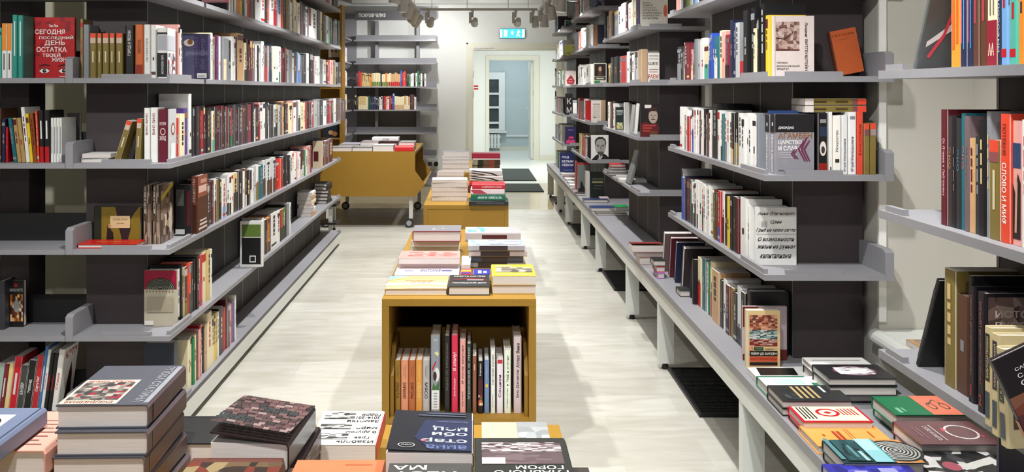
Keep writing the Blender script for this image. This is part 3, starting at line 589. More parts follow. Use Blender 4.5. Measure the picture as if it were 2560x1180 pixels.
cap(1, [(202.5,209.6,48,'#8f7a4e'), (210,225,62,'s'), (226,243,84,'a',0,ol()), (244.5,256,84,'a',0,ol()), (257.5,274,84,'a',0,ol()), (275,288.5,84,'a',0,ol()), (291,309,84,'a',0,ol()), (314,337,64,'#121214',0,[('t','S','ГОРОД И ПЕСНИ',.3,.7,.42,.9,'#d9d9d9',90)]), (339,360,62,'#c7632c',0,[('r','S',.1,.9,.0,.25,'#8c2a18'), ('t','S','СИНОПСИС',.3,.7,.45,.72,'#3a1a10',90)]), (361,377,62,'w',0,[('t','S','ЛИТЕРАТУРА',.35,.65,.3,.75,'#555555',90)]), (378,392,63,'w')],
    'counted from the red comic, eye-level shelf end', grp='books on the end cap of the eye-level shelf', d=.10)
stand(FL, S0, 394, 420, 70, 1, 'thick black and white paperback with a grey cover panel at the eye-level corner', '#e6e6e6', d=.10, deco=[('r','S',.0,1,.02,.5,'#101012'), ('r','S',.1,.9,.55,.85,'#a9abb8'), ('r','S',0,1,.87,.91,'#101012'), ('t','S','МЕТАФИЗИКА ПИРА',.4,.65,.08,.46,'#c9c9c9',90), ('r','F',.05,.95,.55,.85,'#b9bcc8'), ('m','F',.05,.95,.02,.5,['#5a5a66','#a9a9b0','#8a3038','#d9d9de'],6,4)], hb=False)
row(FL, 'L', 1, 448, 2.81, 'p14 w14', 'pale pair by the purple cookbook', LXs, gl % 'eye-level shelf', seed=15, hmean=.21)
cap(2, [(-2,6,271,'u'), (7,16.5,297,'n'), (17,23,318,'r')], 'from the picture edge, chest-high shelf', grp='books at the outer end of the chest-high shelf')
cap(2, [(36,46,295,'t'), (46.5,56.5,295,'#b3925e'), (57,67,295,'#b3925e'), (67.5,77,268,'w'), (77.5,85.5,284,'y'), (86,95.5,284,'#8a4a1e'), (96,101.5,278,'R'), (102,113.5,276,'#1a1a1d',0,[('r','S',.1,.9,.0,.30,'r'), ('r','S',.35,.65,.45,.8,'w')]), (114,127.5,276,'#1a1a1d',0,[('r','S',.1,.9,.0,.30,'r'), ('r','S',.35,.65,.45,.8,'w')]), (129,135.5,295,'w',0,[('r','S',.35,.65,.2,.8,'s')]), (136,142.5,295,'w',0,[('r','S',.35,.65,.2,.8,'s')]), (143,149.5,295,'w',0,[('r','S',.35,.65,.2,.8,'s')]), (150,156.5,295,'w',0,[('r','S',.35,.65,.2,.8,'s')])],
    'from the teal spine towards the end plate, chest-high shelf', n0=0, lean={1:-.13, 2:-.12, 3:-.12, 4:-.10, 5:-.10, 6:-.09, 7:-.05, 8:-.03, 9:-.02}, grp='books beside the end plate of the chest-high shelf')
stand(FL, 600, 168, 201, 283, 2, 'black paperback with dark picture cover leaning behind the chest-high end plate', '#161214', rot=-90, hb=False, deco=[('r','F',.35,.75,.6,.75,'#d0c8c4'), ('m','F',.1,.9,.05,.4,['#2a1a1c','#5a2024','#1a1214'],5,8)], t=.02)
for i, (zz, c, dx) in enumerate(((0, 'w', 0), (.018, 'w', 2))):
    flat(FL, 204+dx, 274+dx, [395, 384][i], ('lower' if i == 0 else 'upper')+' white magazine lying flat on the end cap of the chest-high shelf', c, .017, .125, zb=LV[2]+zz, rot=180, hb=False, name='magazine', dth=.05*i)
for i, (x0, x1, y, ln) in enumerate(((286, 301, 300, .30), (338, 351.5, 297, .05))):
    stand(FL, S0, x0, x1, y, 2, ('strongly leaning' if i == 0 else 'nearly upright')+' khaki paperback with a red corner on the chest-high end cap', 'a', hb=False, d=.085, lean=ln, deco=ol())
cap(2, [(361,375.5,270,'w',0,[('t','S','ВИНО ВИНО',.3,.7,.5,.9,'#7a3030',90)]), (377,395,269,'w',0,[('t','S','ВИНО ВИНО',.3,.7,.5,.9,'#7a3030',90)]), (397,420,274,'#5e1026',0,[('t','S','ИСТОРИЯ',.15,.85,.70,.76,'#d8c0c4'), ('o','S',.5,.58,.3,.07,.7,'#c8a8ac'), ('t','S','ЗАПАД',.15,.85,.4,.5,'#e8d8d8')]), (420.5,425.4,273,'#b9bcbf',0,[('e','F',.5,.62,.3,.12,'#8a4a3a'), ('e','F',.5,.62,.2,.08,'#c8c4c0'), ('r','F',.2,.8,.05,.35,'#dfe2e4')])], 'right of the leaning khaki pair, chest-high shelf corner', grp='books at the chest-high corner', d=.085)
cs = ['#6a5648','#9a8676','#4a3a30','#c4b6a8','#2e2622','#7a6a5c']
for x0, x1, nm in ((359, 381.5, 'outer'), (382.5, 404, 'inner')):
    stand(FL, 610, x0, x1, 462, 3, nm+' of the twin brown photo-montage hardbacks at the waist-high corner', '#5c4a3e', d=.155, deco=[('m','S',.1,.9,.0,1,cs,5,5), ('t','S','МАСТЕРА И ОБРАЗЦЫ',.12,.34,.52,.97,'#efe6da',90), ('m','F',0,1,0,1,cs,7,6), ('p','F',[(.0,.72),(.95,.93),(1,.98),(1,1),(.0,.80)],'#c9b02a')])
stand(FL, 570, 478, 495, 441, 3, 'thick russet hardback with pale title panels on the waist-high shelf', '#4e2418', d=.15, deco=[('r','S',.1,.9,.5,1,'#7a4030'), ('t','S','РЕЦЕПТЫ',.3,.7,.55,.95,'#d0b8a8',90), ('r','F',0,1,.62,1,'#8a4a36'), ('r','F',.12,.9,.70,.82,'#d8b8ac'), ('r','F',.3,.9,.86,.93,'#c09080'), ('r','F',.2,.95,.12,.16,'#cfc4bc'), ('r','F',.1,.95,.05,.09,'#cfc4bc'), ('r','F',.2,.9,.19,.22,'#cfc4bc')])
lface_ = stand(FL, 606, 236, 352, 517, 3, 'olive and black picture book with a cream title plate on the waist-high end cap', '#22261c', rot=-90, deco=[('r','F',.17,1,.0,1,'#7c6a1e'), ('p','F',[(.46,1),(.98,1),(.86,.8),(.78,.62),(.8,.4),(.72,.0),(.62,.0),(.56,.35),(.5,.5),(.5,.8)],'#2a1c24'), ('r','F',.36,.78,.42,.75,'#dcc59a'), ('r','F',.375,.765,.44,.73,'#d2b98c'), ('t','F','ЖЕЛАНИЕ СЛОНОМ',.41,.73,.63,.68,'#5a4428'), ('t','F','роман',.5,.66,.52,.55,'#6a5438'), ('p','F',[(.27,.0),(.44,.0),(.42,.3),(.38,.35),(.34,.53),(.30,.5),(.29,.3)],'#1e1418'), ('e','F',.345,.47,.035,.06,'#b48a68')], t=.03, name='picture_book')
flat(FL, 195, 343, 609, 'bright red book lying flat on the waist-high end cap', '#c41f17', .018, .115, zb=LV[3], rot=180, deco=[('t','F','ИСПАНСКИЙ',.45,.62,.25,.75,'#e8a060',-90)], rough=.3)
stand(FL, 615, -4, 14, 702, 4, 'narrow dark spine beside the fire picture cover on the knee-high shelf', '#34353c', d=.09)
stand(FL, 608, 23, 62, 700, 4, 'black thriller with a fiery explosion cover on the knee-high shelf', '#100d0e', rot=-90, deco=[('t','F','ПИТЕР УОТТС',.12,.95,.76,.82,'#b9b9b9'), ('m','F',.15,.95,.12,.7,['#b06a2a','#5a2a14','#e0a860','#8a3a18','#2a1812','#c9b6a0'],7,9), ('e','F',.55,.45,.18,.14,'#8a8e92'), ('e','F',.5,.9,.12,.05,'#8a1a1a')], t=.03)
bt = [(-22,-0.4,'#9fb8ac',912,0), (0,10.6,'M',908,1), (11,22.6,'#e6cf8a',906,2), (23,41.6,'#c8142a',890,3), (42,58.6,'#40443f',912,4), (59,78.6,'#191919',900,5), (79,94.6,'#b8242a',886,6), (95,102.6,'#3f78b4',864,7), (103,110.6,'#e4e4e0',872,8), (111,119.6,'#161616',880,9), (120,129.6,'#161616',880,10), (130,144.6,'#e9e6e0',872,11)]
bl = ('mint','wine-red','cream','tall bright red','dark green','black with white lettering','red with white lettering','blue','white and black','black with red label','second black with red label','white comic')
tx = {4: 'ХАНЗЕР', 5: 'Эпплсид', 6: 'Стивен Кинг', 8: 'Спаун', 9: 'Спаун', 10: 'Спаун', 11: 'Спаун'}
for (x0, x1, c, y, i), nm in zip(bt, bl):
    dd = [('r','S',.35,.65,.3,.7,'#d8d8d8')] if i not in tx else [('t','S',tx[i],.25,.75,.35,.62,'#c01824' if i > 7 else '#e8e8e8',90)]
    if i == 11: dd += [('t','F','КЭТЭ',.15,.9,.82,.95,'#a8142a'), ('p','F',[(.35,.1),(.8,.1),(.75,.5),(.62,.72),(.5,.5)],'#3a1418')]
    stand(FL, 622, x0, x1, y, 5, 'leaning book on the bottom shelf by the end plate: %s' % nm, c, d=.135, lean=.13, deco=dd, group='leaning comics on the bottom shelf', hb=False)
# lying stacks at the far end of the knee-high shelf
for i in range(6):
    x, y = FL.w(-1.268, 7.15); book('beige book lying in the untidy pile near the far end of the knee-high shelf, %s from below' % ordn(i+1), .030, .2, .11, 'eWpcew'[i], x, y, LV[4]+.031*i, RN.uniform(82, 98), False, (), flat=True, group='beige pile on the knee-high shelf')
for i in range(6):
    x, y = FL.w(-1.268, 7.95); book('black book lying in the last pile of the knee-high shelf, %s from below' % ordn(i+1), .028, .2, .11, 'kKkdkK'[i], x, y, LV[4]+.029*i, RN.uniform(84, 96), True, (), flat=True, group='black pile on the knee-high shelf')

# ---------------------------------------------------------------- bench units: rows of spines
RXs = .9935
g2 = 'books on the %s of the second bench unit'
Q = 'second bench unit'
row(FR, 'R', 0, 1687, 3.933, 'V45/p w15 k40 G20 c25 w20 B30 w20 n25 m30', 'upper shelf of '+Q, RXs, g2 % 'upper shelf', seed=21)
row(FR, 'R', 1, 1687, 3.933, 'K50-/s k20- w10 m33 M30 p20-/c t20-/k s28 S26 w30 c50-/T b24/b b16 b20 t38/w c35 p37 M48/k n28+ n25+ S35+ s40+/r k52^ k45^ c20 c20 k20+ k42^ y32+', 'eye-level shelf, '+Q, RXs, g2 % 'eye-level shelf', seed=22, hmean=.185, vmin=3.19)
row(FR, 'R', 2, 1698, 3.933, 'w27 s25- w16 r24- w15 w15 W18/b w17 w17 n10 m15 w20 k27 w15 m23 w17 k63+/k w25 w15/k t15 w25/s w30 w30 k28/C k27/C w30 W15 w30 w30 w30 w40 s20 m20-', 'chest-high shelf, '+Q, RXs, g2 % 'chest-high shelf', seed=23, hmean=.195, vmin=3.29)
row(FR, 'R', 3, 1698, 3.933, 'S17+ b25 n18 m30 t20 w18/k w18/k w18/k w16/k w30 w15/k w21 w21 w21 w22 G25 u20 u15 r25/b w25/k k30 y25 w15 k30 k35 m15 M10 w70+ w20', 'waist-high shelf, '+Q, RXs, g2 % 'waist-high shelf', seed=24, hmean=.205, vmin=3.335)
row(FR, 'R', None, 1742, 2.95, 'c25/r t27 w15 g15/g c20/r e55 K25- w20- m30-/k a25- K28- W32/k k30 k32', 'bench under '+Q, RXs, g2 % 'bench shelf', seed=25, hmean=.225, z=.44, vmin=3.36)
for (k, lv, x, tk, sd, w) in ((1, 0, 1514, 'K25 e30 K20 s50 W30 w40 r10 k15 w20 w30 c12 w20 k30 v25 b15 k20', 31, 'upper'), (1, 1, 1517, 'a35- K25 k50 k30 r60 w30 k15 w30 k15 S40 g15 w25', 32, 'eye-level'), (1, 2, 1518, 'w20 u25 k10 w16', 33, 'chest-high'),
                          (2, -1, 1434, 'k20 r15 k20 w15 k25 m40 d30', 34, 'top'), (2, 0, 1433, 'v50 p15 R12 w20 w30 s20 w45 k15', 35, 'upper'), (2, 1, 1442, 'w15 w20 w25 w30 w35 k10 w25 B20', 36, 'eye-level'), (2, 2, 1442, 'w10 r20 m40 w15 r10', 37, 'chest-high'), (2, 3, 1447, 'y10 c10 r20 r18 w20 k12', 38, 'waist-high'),
                          (3, -1, 1386, 'b10 n10 k12', 39, 'top'), (3, 0, 1390, 'w18 k10 w38', 40, 'upper'), (3, 1, 1386, 'k15 w10 k15 w15 g15 w30', 41, 'eye-level'), (3, 2, 1386, 'w15 b10 w10 r25 k25', 42, 'chest-high'), (3, 3, 1387, 'b20 w10 k20 w22', 43, 'waist-high')):
    nm = ('third', 'fourth', 'last')[k-1]
    row(FR, 'R', lv, x, 4.214, tk, '%s shelf, %s bench unit' % (w, nm), RXs, 'books on the %s shelf of the %s bench unit' % (w, nm), seed=sd, parts=(k == 1), hmean=.195, vmin={1: {0: 5.70, 1: 5.775}.get(lv, 5.70), 2: {0: 8.28, 2: 8.265}.get(lv, 8.195), 3: 10.69}[k])
# cover-out and single books of the second bench unit
S2 = 726
def rface(x, xr, y, s, lv, label, col, deco=(), **k): return stand(FR, s, x, xr, y, lv, label, col, rot=-90, deco=deco, **k)
br = ['#8a6a62', '#a88c84', '#c0aaa2', '#6f5048', '#b49a90']
rface(1932, 2034, 40, S2, 1, 'pale philosophy hardback with a brown textured picture, facing out on the eye-level shelf', '#d8cbc8', [('m','F',.06,.64,.42,.90,br,8,12), ('p','F',[(.06,.42),(.64,.42),(.64,.445),(.45,.44),(.25,.45),(.06,.435)],'#4a2018'), ('o','F',.28,.72,.20,.09,.93,'#3a2420'), ('p','F',[(.06,.62),(.28,.60),(.45,.70),(.43,.71),(.28,.62),(.07,.64)],'#3a2420'),
    ('t','F','Людвиг ВИТГЕНШТЕЙН',.76,.86,.09,.89,'#3a3234',-90), ('t','F','ЛОГИКО-',.08,.36,.205,.235,'#2c2628'), ('t','F','ФИЛОСОФСКИЙ',.08,.64,.15,.185,'#2c2628'), ('t','F','ТРАКТАТ',.08,.38,.10,.135,'#2c2628'), ('r','F',.035,.05,0,1,'#b8a4a0')], t=.018)
stand(FR, 712, 2093, 2160, 79, 1, 'rust-orange hardback leaning against the upturned end plate of the eye-level shelf', '#b4552a', rot=-90, tilt=.2, deco=[('t','F','ГЕТТЕЛЬ',.10,.92,.86,.91,'#7c3016'), ('r','F',.2,.65,.78,.785,'#7c3016')], t=.03, spine='#5a3224')
rface(1937, 2034, 285.6, S2, 2, 'grey and black philosophy hardback, purple chevrons and white title, cover-out on the chest-high shelf', '#8b8a93', [('r','F',0,1,.70,1,'#1b1a1d'), ('t','F','ДЖОРДЖО',.08,.48,.745,.795,'#f0f0f0'), ('t','F','АГАМБЕН',.08,.94,.595,.69,'#8a5a32'), ('t','F','ЦАРСТВО',.08,.68,.49,.565,'#eeeeee'), ('t','F','И СЛАВА',.08,.66,.395,.47,'#eeeeee'), ('t','F','К ТЕОЛОГИЧЕСКОЙ',.08,.42,.35,.375,'#c9c9d0'), ('t','F','ГЕНЕАЛОГИИ',.08,.42,.31,.335,'#c9c9d0'), ('t','F','И ЭКОНОМИКИ',.08,.44,.27,.295,'#c9c9d0'), ('r','F',.08,.22,.06,.075,'#5a5a60')]
    +[('p','F',[(.72+.07*i, .62-.055*abs(i-1)),(.76+.07*i,.62-.055*abs(i-1)),(.62+.07*i,.42),(.78+.06*i,.22),(.74+.06*i,.22),(.57+.07*i,.42)],'#6a2a4c') for i in range(3)]+[('p','F',[(.48+.06*i,.42),(.51+.06*i,.42),(.43+.06*i,.34),(.54+.06*i,.26),(.50+.06*i,.26),(.39+.06*i,.34)],'#6a2a4c') for i in range(2)]
    +[('r','S',.02,.98,.70,1,'#1b1a1d'), ('t','S','1',.4,.6,.80,.86,'w'), ('t','S','ЦАРСТВО И СЛАВА',.3,.68,.03,.66,'#f4f4f4',90)], t=.048)
rface(1922, 2010, 287, 715, 2, 'twin copy of the grey and black philosophy hardback, one behind the cover-out copy', '#8b8a93', [('r','S',.02,.98,.70,1,'#1b1a1d'), ('t','S','1',.4,.6,.80,.86,'w'), ('t','S','ЦАРСТВО И СЛАВА',.3,.68,.03,.66,'#f4f4f4',90)], t=.046)
rface(1922, 2022, 277, 704, 2, 'blue hardback peeking over the grey and black philosophy book', '#3a5aa0', [], t=.02)
def rcap(lv, it, where, s=S2, grp=None, n0=0):
    n = n0
    for q in it:
        n += 1; R = random.Random(int(q[0])); c = q[3]
        stand(FR, s, q[0], q[1], q[2], lv, '%s book, %s %s' % (cname(c), ordn(n), where), c, hb=n % 2 == 0, d=.15, deco=q[4] if len(q) > 4 else spine_deco(c if len(c) == 1 else 'w', None, R, .03, .2), group=grp)
rcap(2, [(2043,2069,283,'#141216',[('r','S',.1,.9,.0,.18,'#8a1a14'), ('e','S',.5,.42,.32,.12,'#d8d0cc'), ('e','S',.5,.40,.18,.06,'#3a3034'), ('r','S',.15,.85,.62,.78,'#24304a'), ('r','S',.2,.8,.84,.9,'#8a8a90')]), (2070.5,2080,280,'w',[('r','S',.3,.7,.0,.12,'#555')]), (2081,2102,289,'#efece6',[('t','S','Искусство',.3,.7,.38,.75,'#4a4a4a',90), ('r','S',.25,.75,.2,.26,'#2a2a2a')]), (2103,2118,288,'#dfe0e2',[('t','S','Мераб Мамардашвили',.3,.7,.05,.6,'#444444',90)]), (2119,2140,280,'#e8e8ea',[('t','S','Мераб Мамардашвили',.3,.7,.05,.6,'#444444',90), ('r','S',.2,.8,.88,.93,'s')]), (2141,2157,280,'#d94a36',[('t','S','ФИЛОСОФИЯ',.3,.7,.3,.8,'#7a1a14',90)]), (2158,2173,309,'a',[('r','S',.1,.9,.88,1,'#e04630'), ('r','S',.1,.9,.76,.88,'#7a4a50')]), (2174,2189.5,308,'a',[('r','S',.1,.9,.88,1,'#e04630'), ('r','S',.1,.9,.76,.88,'#9a8a90')])],
    'between the grey philosophy cover and the end plate, chest-high shelf', grp='books at the end plate of the chest-high shelf')
for i in range(2):
    x, y = FR.w((2095-1197)/S2, 3.19+.075); book('%s of two khaki paperbacks with red ends lying across the books' % ('lower' if i == 0 else 'upper'), .024, .212, .14, 'a', x, y, LV[2]+.212+.025*i, 180+180, False, [('r','S',.1,.9,.0,.14,'#e04630'), ('r','S',.1,.9,.14,.22,'#7a4a50'), ('r','S',.35,.65,.30,.5,'#4a3c18'), ('r','S',.35,.6,.65,.85,'#3a3014'), ('r','S',.02,.98,.86,1,'#d8d0cc')][::1], flat=True, th=FR.th)
lv_t = [('Анна Лёвенхаупт',.04,.97,.855,.925), ('Цзин',.36,.64,.71,.785), ('Гриб на краю света',.0,.99,.565,.64), ('О возможности',.04,.96,.415,.485), ('жизни на руинах',.02,.99,.27,.345), ('капитализма',.10,.88,.12,.19)]
rface(1887, 1990, 518.6, 694, 3, 'white hardback with widely spaced black italic title lines, cover-out on the waist-high shelf', '#dcdcda', [('t','F',b,a0,a1,b0,b1,'#1c1c1c','i') for b, a0, a1, b0, b1 in lv_t]+[('r','F',.0,1,.535,.54,'#6a5a5a')]+[('r','F',.13,.28,.75-.018*i,.757-.018*i,'#9a9a9a') for i in range(6)], t=.014)
rface(1856, 1966, 766, 690, 3, 'lilac and dark red hardback behind the cream classic on the bench', '#c4b2ba', [('r','F',0,.35,.94,1,'#6a2420'), ('r','F',.0,.13,.62,1,'#6a2420'), ('r','F',.85,1,.0,.2,'#6a2420'), ('r','F',0,.13,0,.12,'#6a2420')], t=.016, z=.44)
mc = ['#b06a4a', '#7a2a24', '#d8a080', '#5a3a2c', '#c08a6a', '#8a4a3a']
rface(1866, 1949, 776, 710, 3, 'cream-bordered classic with a crowded painting, facing out on the bench', '#dcbf8a', [('m','F',.08,.92,.60,.92,mc,9,14), ('m','F',.08,.92,.48,.66,['#5a7a78', '#8aa0a0', '#3a4a4a', '#c4c8c4'],8,15), ('m','F',.08,.92,.38,.50,['#6a1c18', '#8a2a20', '#c0a090'],6,16), ('r','F',.08,.18,.31,.365,'#d04a28'), ('t','F','N',.105,.155,.315,.36,'#f0e0d0'), ('r','F',.21,.5,.31,.365,'#23402e'), ('t','F','ЭКСКЛ',.25,.46,.325,.35,'#7a9a6a'), ('r','F',.54,.9,.335,.342,'#7a6a50'), ('r','F',.54,.8,.318,.325,'#7a6a50'), ('r','F',.08,.92,.21,.30,'#15110f'), ('t','F','ТЕЙЯР ДЕ ШАРДЕН',.11,.89,.225,.285,'#f0e8dc'), ('r','F',.08,.92,.12,.20,'#d5502c'), ('t','F','БОЖЕСТВЕННАЯ СРЕДА',.10,.90,.135,.185,'#5a1a10'), ('r','F',.08,.92,.05,.105,'#2a1210')], t=.03, z=.44, hb=False, spine='#d8c9a4')
rface(1733, 1776, 649, 548, 3, 'tall black box file with a white barcode label on the bench', '#161618', [('r','F',.45,.98,.85,.95,'#e8e8e8')]+[('r','F',.6+.03*i,.612+.03*i,.88,.92,'k') for i in range(10)], t=.03, z=.44)
# leaning group on the bench between second and third unit
for i, (x0, x1, y, c, p) in enumerate(((1664, 1681, 618, 'h', 'pale mauve paperback'), (1678, 1699, 600, 'm', 'maroon hardback'), (1694, 1711, 600, 'n', 'navy hardback'), (1708, 1735, 592, 'd', 'thick dark brown hardback'), (1738, 1748, 614, 'K', 'short charcoal paperback'))):
    v = F*1.03/((x0+x1)/2-1197); px, py = FR.w(1.14, v)
    book('%s leaning with its pages to the aisle in the bench gap' % p, (.032, .036, .03, .045, .02)[i], .215 if i != 4 else .17, .145, c, px, py, .44, 90, i > 0, (), lean=-.22, th=FR.th, group='leaning books in the bench gap')
S1 = 406
rface(1601, 1657, -12, S1, 0, 'white hardback with a grey spaced title, cover-out, upper shelf of the third bench unit', '#dad7cf', [('t','F',b,.1,a1,y0,y0+.055,c) for b, a1, y0, c in (('ДЖОН',.42,.72,'#1c1c1c'), ('СИБРУК',.55,.645,'#1c1c1c'), ('NOBROW',.7,.565,'#a8926a'), ('КУЛЬТУРА',.75,.485,'#4a4640'), ('МАРКЕТИНГА',.95,.40,'#4a4640'), ('МАРКЕТИНГ',.88,.315,'#4a4640'), ('КУЛЬТУРЫ',.78,.235,'#4a4640'))], t=.03)
rface(1657, 1669, -12, S1, 0, 'white cover with an orange blur standing at the far corner of the upper shelf', '#e8dcd4', [('e','F',.5,.5,.4,.2,'#d86a48')], t=.02, hb=False)
rface(1620, 1648, 132, S1, 1, 'white paperback with bold black and red title at the eye-level corner, third bench unit', '#dedad4', [('t','F','ЩЕЕ',.04,.88,.57,.68,'#1a1a1a'), ('t','F','РАЕМ',.0,.92,.12,.26,'#a82420'), ('r','F',.1,.9,.88,.9,'#555'), ('r','F',.1,.9,.78,.80,'#888'), ('r','F',.1,.9,.42,.44,'#888'), ('r','F',.1,.85,.34,.355,'#a05050')], t=.024, hb=False)
stand(FR, S1, 1603, 1619, 123, 1, 'tan page edges of a thick book at the eye-level corner of the third bench unit', '#b89a78', d=.1, hb=False)
rface(1539, 1559, 268, 370, 2, 'dark green gardening cover with a white plant, chest-high shelf', '#20302e', [('r','F',.1,.9,.80,.86,'#c8d0cc'), ('r','F',.1,.9,.72,.76,'#a8b0ac'), ('r','F',.1,.8,.65,.68,'#a8b0ac'), ('m','F',.1,.9,.02,.32,['#c8d0a0', '#8aa05a', '#e8e4d0', '#d8b070'],5,18)], t=.02)
rface(1560, 1573, 256, 385, 2, 'white hardback side next to the gardening cover', '#dcdcda', [], t=.02)
stand(FR, 395, 1578, 1585, 262, 2, 'slim grey volume tilted beside the dark portrait cover', '#9a9c9c', d=.10, lean=.12); stand(FR, 395, 1588, 1593, 259, 2, 'slim white volume tilted beside the dark portrait cover', '#d4d4d2', d=.09, lean=.08)
rface(1601, 1647, 259, S1, 2, 'dark maroon cover with a moustached man portrait and red title block, chest-high shelf', '#1c1416', [('r','F',.22,.58,.86,.96,'#d8d4d0'), ('e','F',.68,.62,.25,.22,'#a8988e'), ('p','F',[(.42,.70),(.46,.86),(.68,.90),(.9,.86),(.95,.70),(.84,.77),(.55,.77)],'#3a1c20'), ('r','F',.53,.63,.645,.66,'#2a1a18'), ('r','F',.74,.84,.645,.66,'#2a1a18'), ('p','F',[(.66,.63),(.70,.63),(.73,.55),(.64,.55)],'#8a786e'), ('r','F',.57,.79,.515,.54,'#2a1a18'), ('p','F',[(.0,.0),(1,.0),(1,.30),(.85,.42),(.6,.36),(.3,.45),(.0,.40)],'#5c1a1c'), ('r','F',.12,.82,.32,.37,'#a83a38'), ('r','F',.12,.62,.24,.29,'#a83a38'), ('r','F',.12,.5,.16,.21,'#a83a38'), ('r','F',.5,.9,.03,.18,'#6a3a24')], t=.024)
for i in range(4):
    flat(FR, 1522+2*i, 1570-2*i, 432-7.2*i, 'small hardback, %s from below in the red-topped pile on the waist-high shelf' % ordn(i+1), 'Ksdr'[i], .021, .12, zb=LV[3]+.0215*i, rot=180, group='red-topped pile on the waist-high shelf')
stand(FR, 386, 1572, 1580, 376, 3, 'tall grey book leaning on the red-topped pile', '#6f7072', d=.15, lean=.28)
flat(FR, 1552, 1617, 449, 'white glossy magazine lying open-edged on the waist-high shelf corner', '#d8d8d6', .02, .15, zb=LV[3], rot=180, hb=False, name='magazine'); flat(FR, 1543, 1590, 441, 'thin grey brochure on top of the white glossy magazine', '#a8a8a6', .006, .12, zb=LV[3]+.0205, rot=170, hb=False, name='magazine')
# flat things on the bench: third unit gap
for (x0, x1, y, c, th, z, lb) in ((1492, 1568, 533, '#6a6862', .018, 0, 'grey brown album lying first in the bench row by the empty stretch'), (1478, 1537, 519, '#24386e', .03, 0, 'navy blue hardback lying on the bench beside the green one'), (1540, 1572, 517, '#1c9a4e', .035, 0, 'bright green hardback lying on the bench'), (1460, 1520, 499, '#27345a', .028, 0, 'navy hardback with white pages lying on the bench farther back')):
    flat(FR, x0, x1, y, lb, c, th, .15, zb=.44+z, rot=180)
flat(FR, 1500, 1522, 494, 'pale pink booklet lying on the far navy hardback', '#d8c4cc', .008, .10, zt=.44+.037, rot=180, hb=False, name='booklet')
S3 = 282
rface(1478, 1521, 338, S3, 3, 'white biography cover with a black and white portrait of a bearded man, hand at chin', '#e4e3e1', [('p','F',[(.0,.02),(1,.02),(1,.14),(.85,.24),(.7,.28),(.3,.24),(.12,.12)],'#161616'), ('p','F',[(.24,.72),(.22,.52),(.30,.34),(.42,.22),(.62,.22),(.76,.34),(.84,.52),(.82,.72),(.7,.84),(.5,.88),(.34,.84)],'#a2a09e'), ('p','F',[(.20,.74),(.24,.52),(.27,.74),(.38,.84),(.66,.85),(.80,.76),(.83,.52),(.87,.72),(.82,.84),(.66,.93),(.42,.93),(.26,.86)],'#242424'), ('p','F',[(.34,.30),(.46,.205),(.62,.205),(.74,.32),(.68,.36),(.54,.34),(.40,.36)],'#474645'), ('r','F',.46,.64,.355,.375,'#3a3838'), ('p','F',[(.32,.60),(.46,.585),(.46,.61),(.34,.635)],'#2a2a2a'), ('p','F',[(.60,.585),(.76,.60),(.74,.635),(.60,.61)],'#2a2a2a'), ('e','F',.40,.555,.04,.012,'#1c1c1c'), ('e','F',.68,.555,.04,.012,'#1c1c1c'), ('p','F',[(.53,.58),(.57,.58),(.61,.45),(.50,.45)],'#7c7a78'), ('p','F',[(.38,.04),(.52,.04),(.66,.16),(.62,.22),(.52,.16),(.50,.24),(.44,.24),(.44,.14)],'#b8b6b4')], t=.03)
rface(1478, 1503, 251, S3, 2, 'cream cover with fine grey text, chest-high shelf of the fourth bench unit', '#d9cfc8', [('r','F',.15,.85,.2+.09*i,.22+.09*i,'#9a8e88') for i in range(8)]+[('r','F',.2,.45,.82,.84,'#3a3434'), ('r','F',.55,.85,.82,.84,'#3a3434'), ('r','F',.2,.45,.24,.26,'#3a3434')], t=.024)
stand(FR, S3, 1504, 1514, 250, 2, 'tan page edges beside the cream text cover, fourth bench unit', '#a88a68', d=.1, hb=False)
rface(1484, 1516, 158, S3, 1, 'framed painting cover of a man with a green base, eye-level shelf of the fourth bench unit', '#c8c2b8', [('r','F',.06,.94,.38,.96,'#241c18'), ('e','F',.5,.72,.13,.13,'#b08a70'), ('p','F',[(.3,.4),(.7,.4),(.64,.58),(.5,.62),(.36,.58)],'#4a3628'), ('r','F',.06,.94,.2,.36,'#3a3a34'), ('r','F',.2,.8,.25,.31,'#c0b8a0'), ('r','F',.06,.5,.04,.17,'#2c7a48')], t=.03)
stand(FR, S3, 1470, 1484, 61, 0, 'thick white hardback at the upper corner of the fourth bench unit', '#e8e8e8', d=.1); stand(FR, S3, 1485.5, 1494, 64, 0, 'brown-backed paperback at the upper corner of the fourth bench unit', '#9a6a44', d=.1, hb=False); stand(FR, S3, 1495, 1511, 62, 0, 'navy hardback at the upper corner of the fourth bench unit', '#18203a', d=.1)
rface(1471, 1511, -20, S3, -1, 'dark photograph cover with a black figure on the top shelf of the fourth bench unit', '#4a5068', [('m','F',0,1,0,1,['#5a6078', '#3a3e50', '#8a90a0'],5,20), ('e','F',.6,.25,.12,.16,'#0e0e12'), ('p','F',[(.2,.05),(.9,.05),(.7,.2),(.4,.2)],'#0e0e12')], t=.03)
stand(FR, 300, 1440, 1443, 404, 3, 'slim red-topped spine standing on the bench by the grey building cover', '#a8242c', d=.12, z=.44)
rface(1444, 1477, 407, 290, 3, 'grey misty cover with a dark building standing on the bench', '#767c7a', [('p','F',[(.05,.0),(.9,.0),(.9,.12),(.5,.2),(.3,.42),(.22,.38),(.2,.2),(.05,.15)],'#1e2222'), ('r','F',0,1,.94,1,'#b8282c')], t=.03, z=.44)
stand(FR, 277, 1466, 1475, 429, 3, 'white spine standing on the bench next to the dark green cover', '#c8c8c4', d=.12, z=.44)
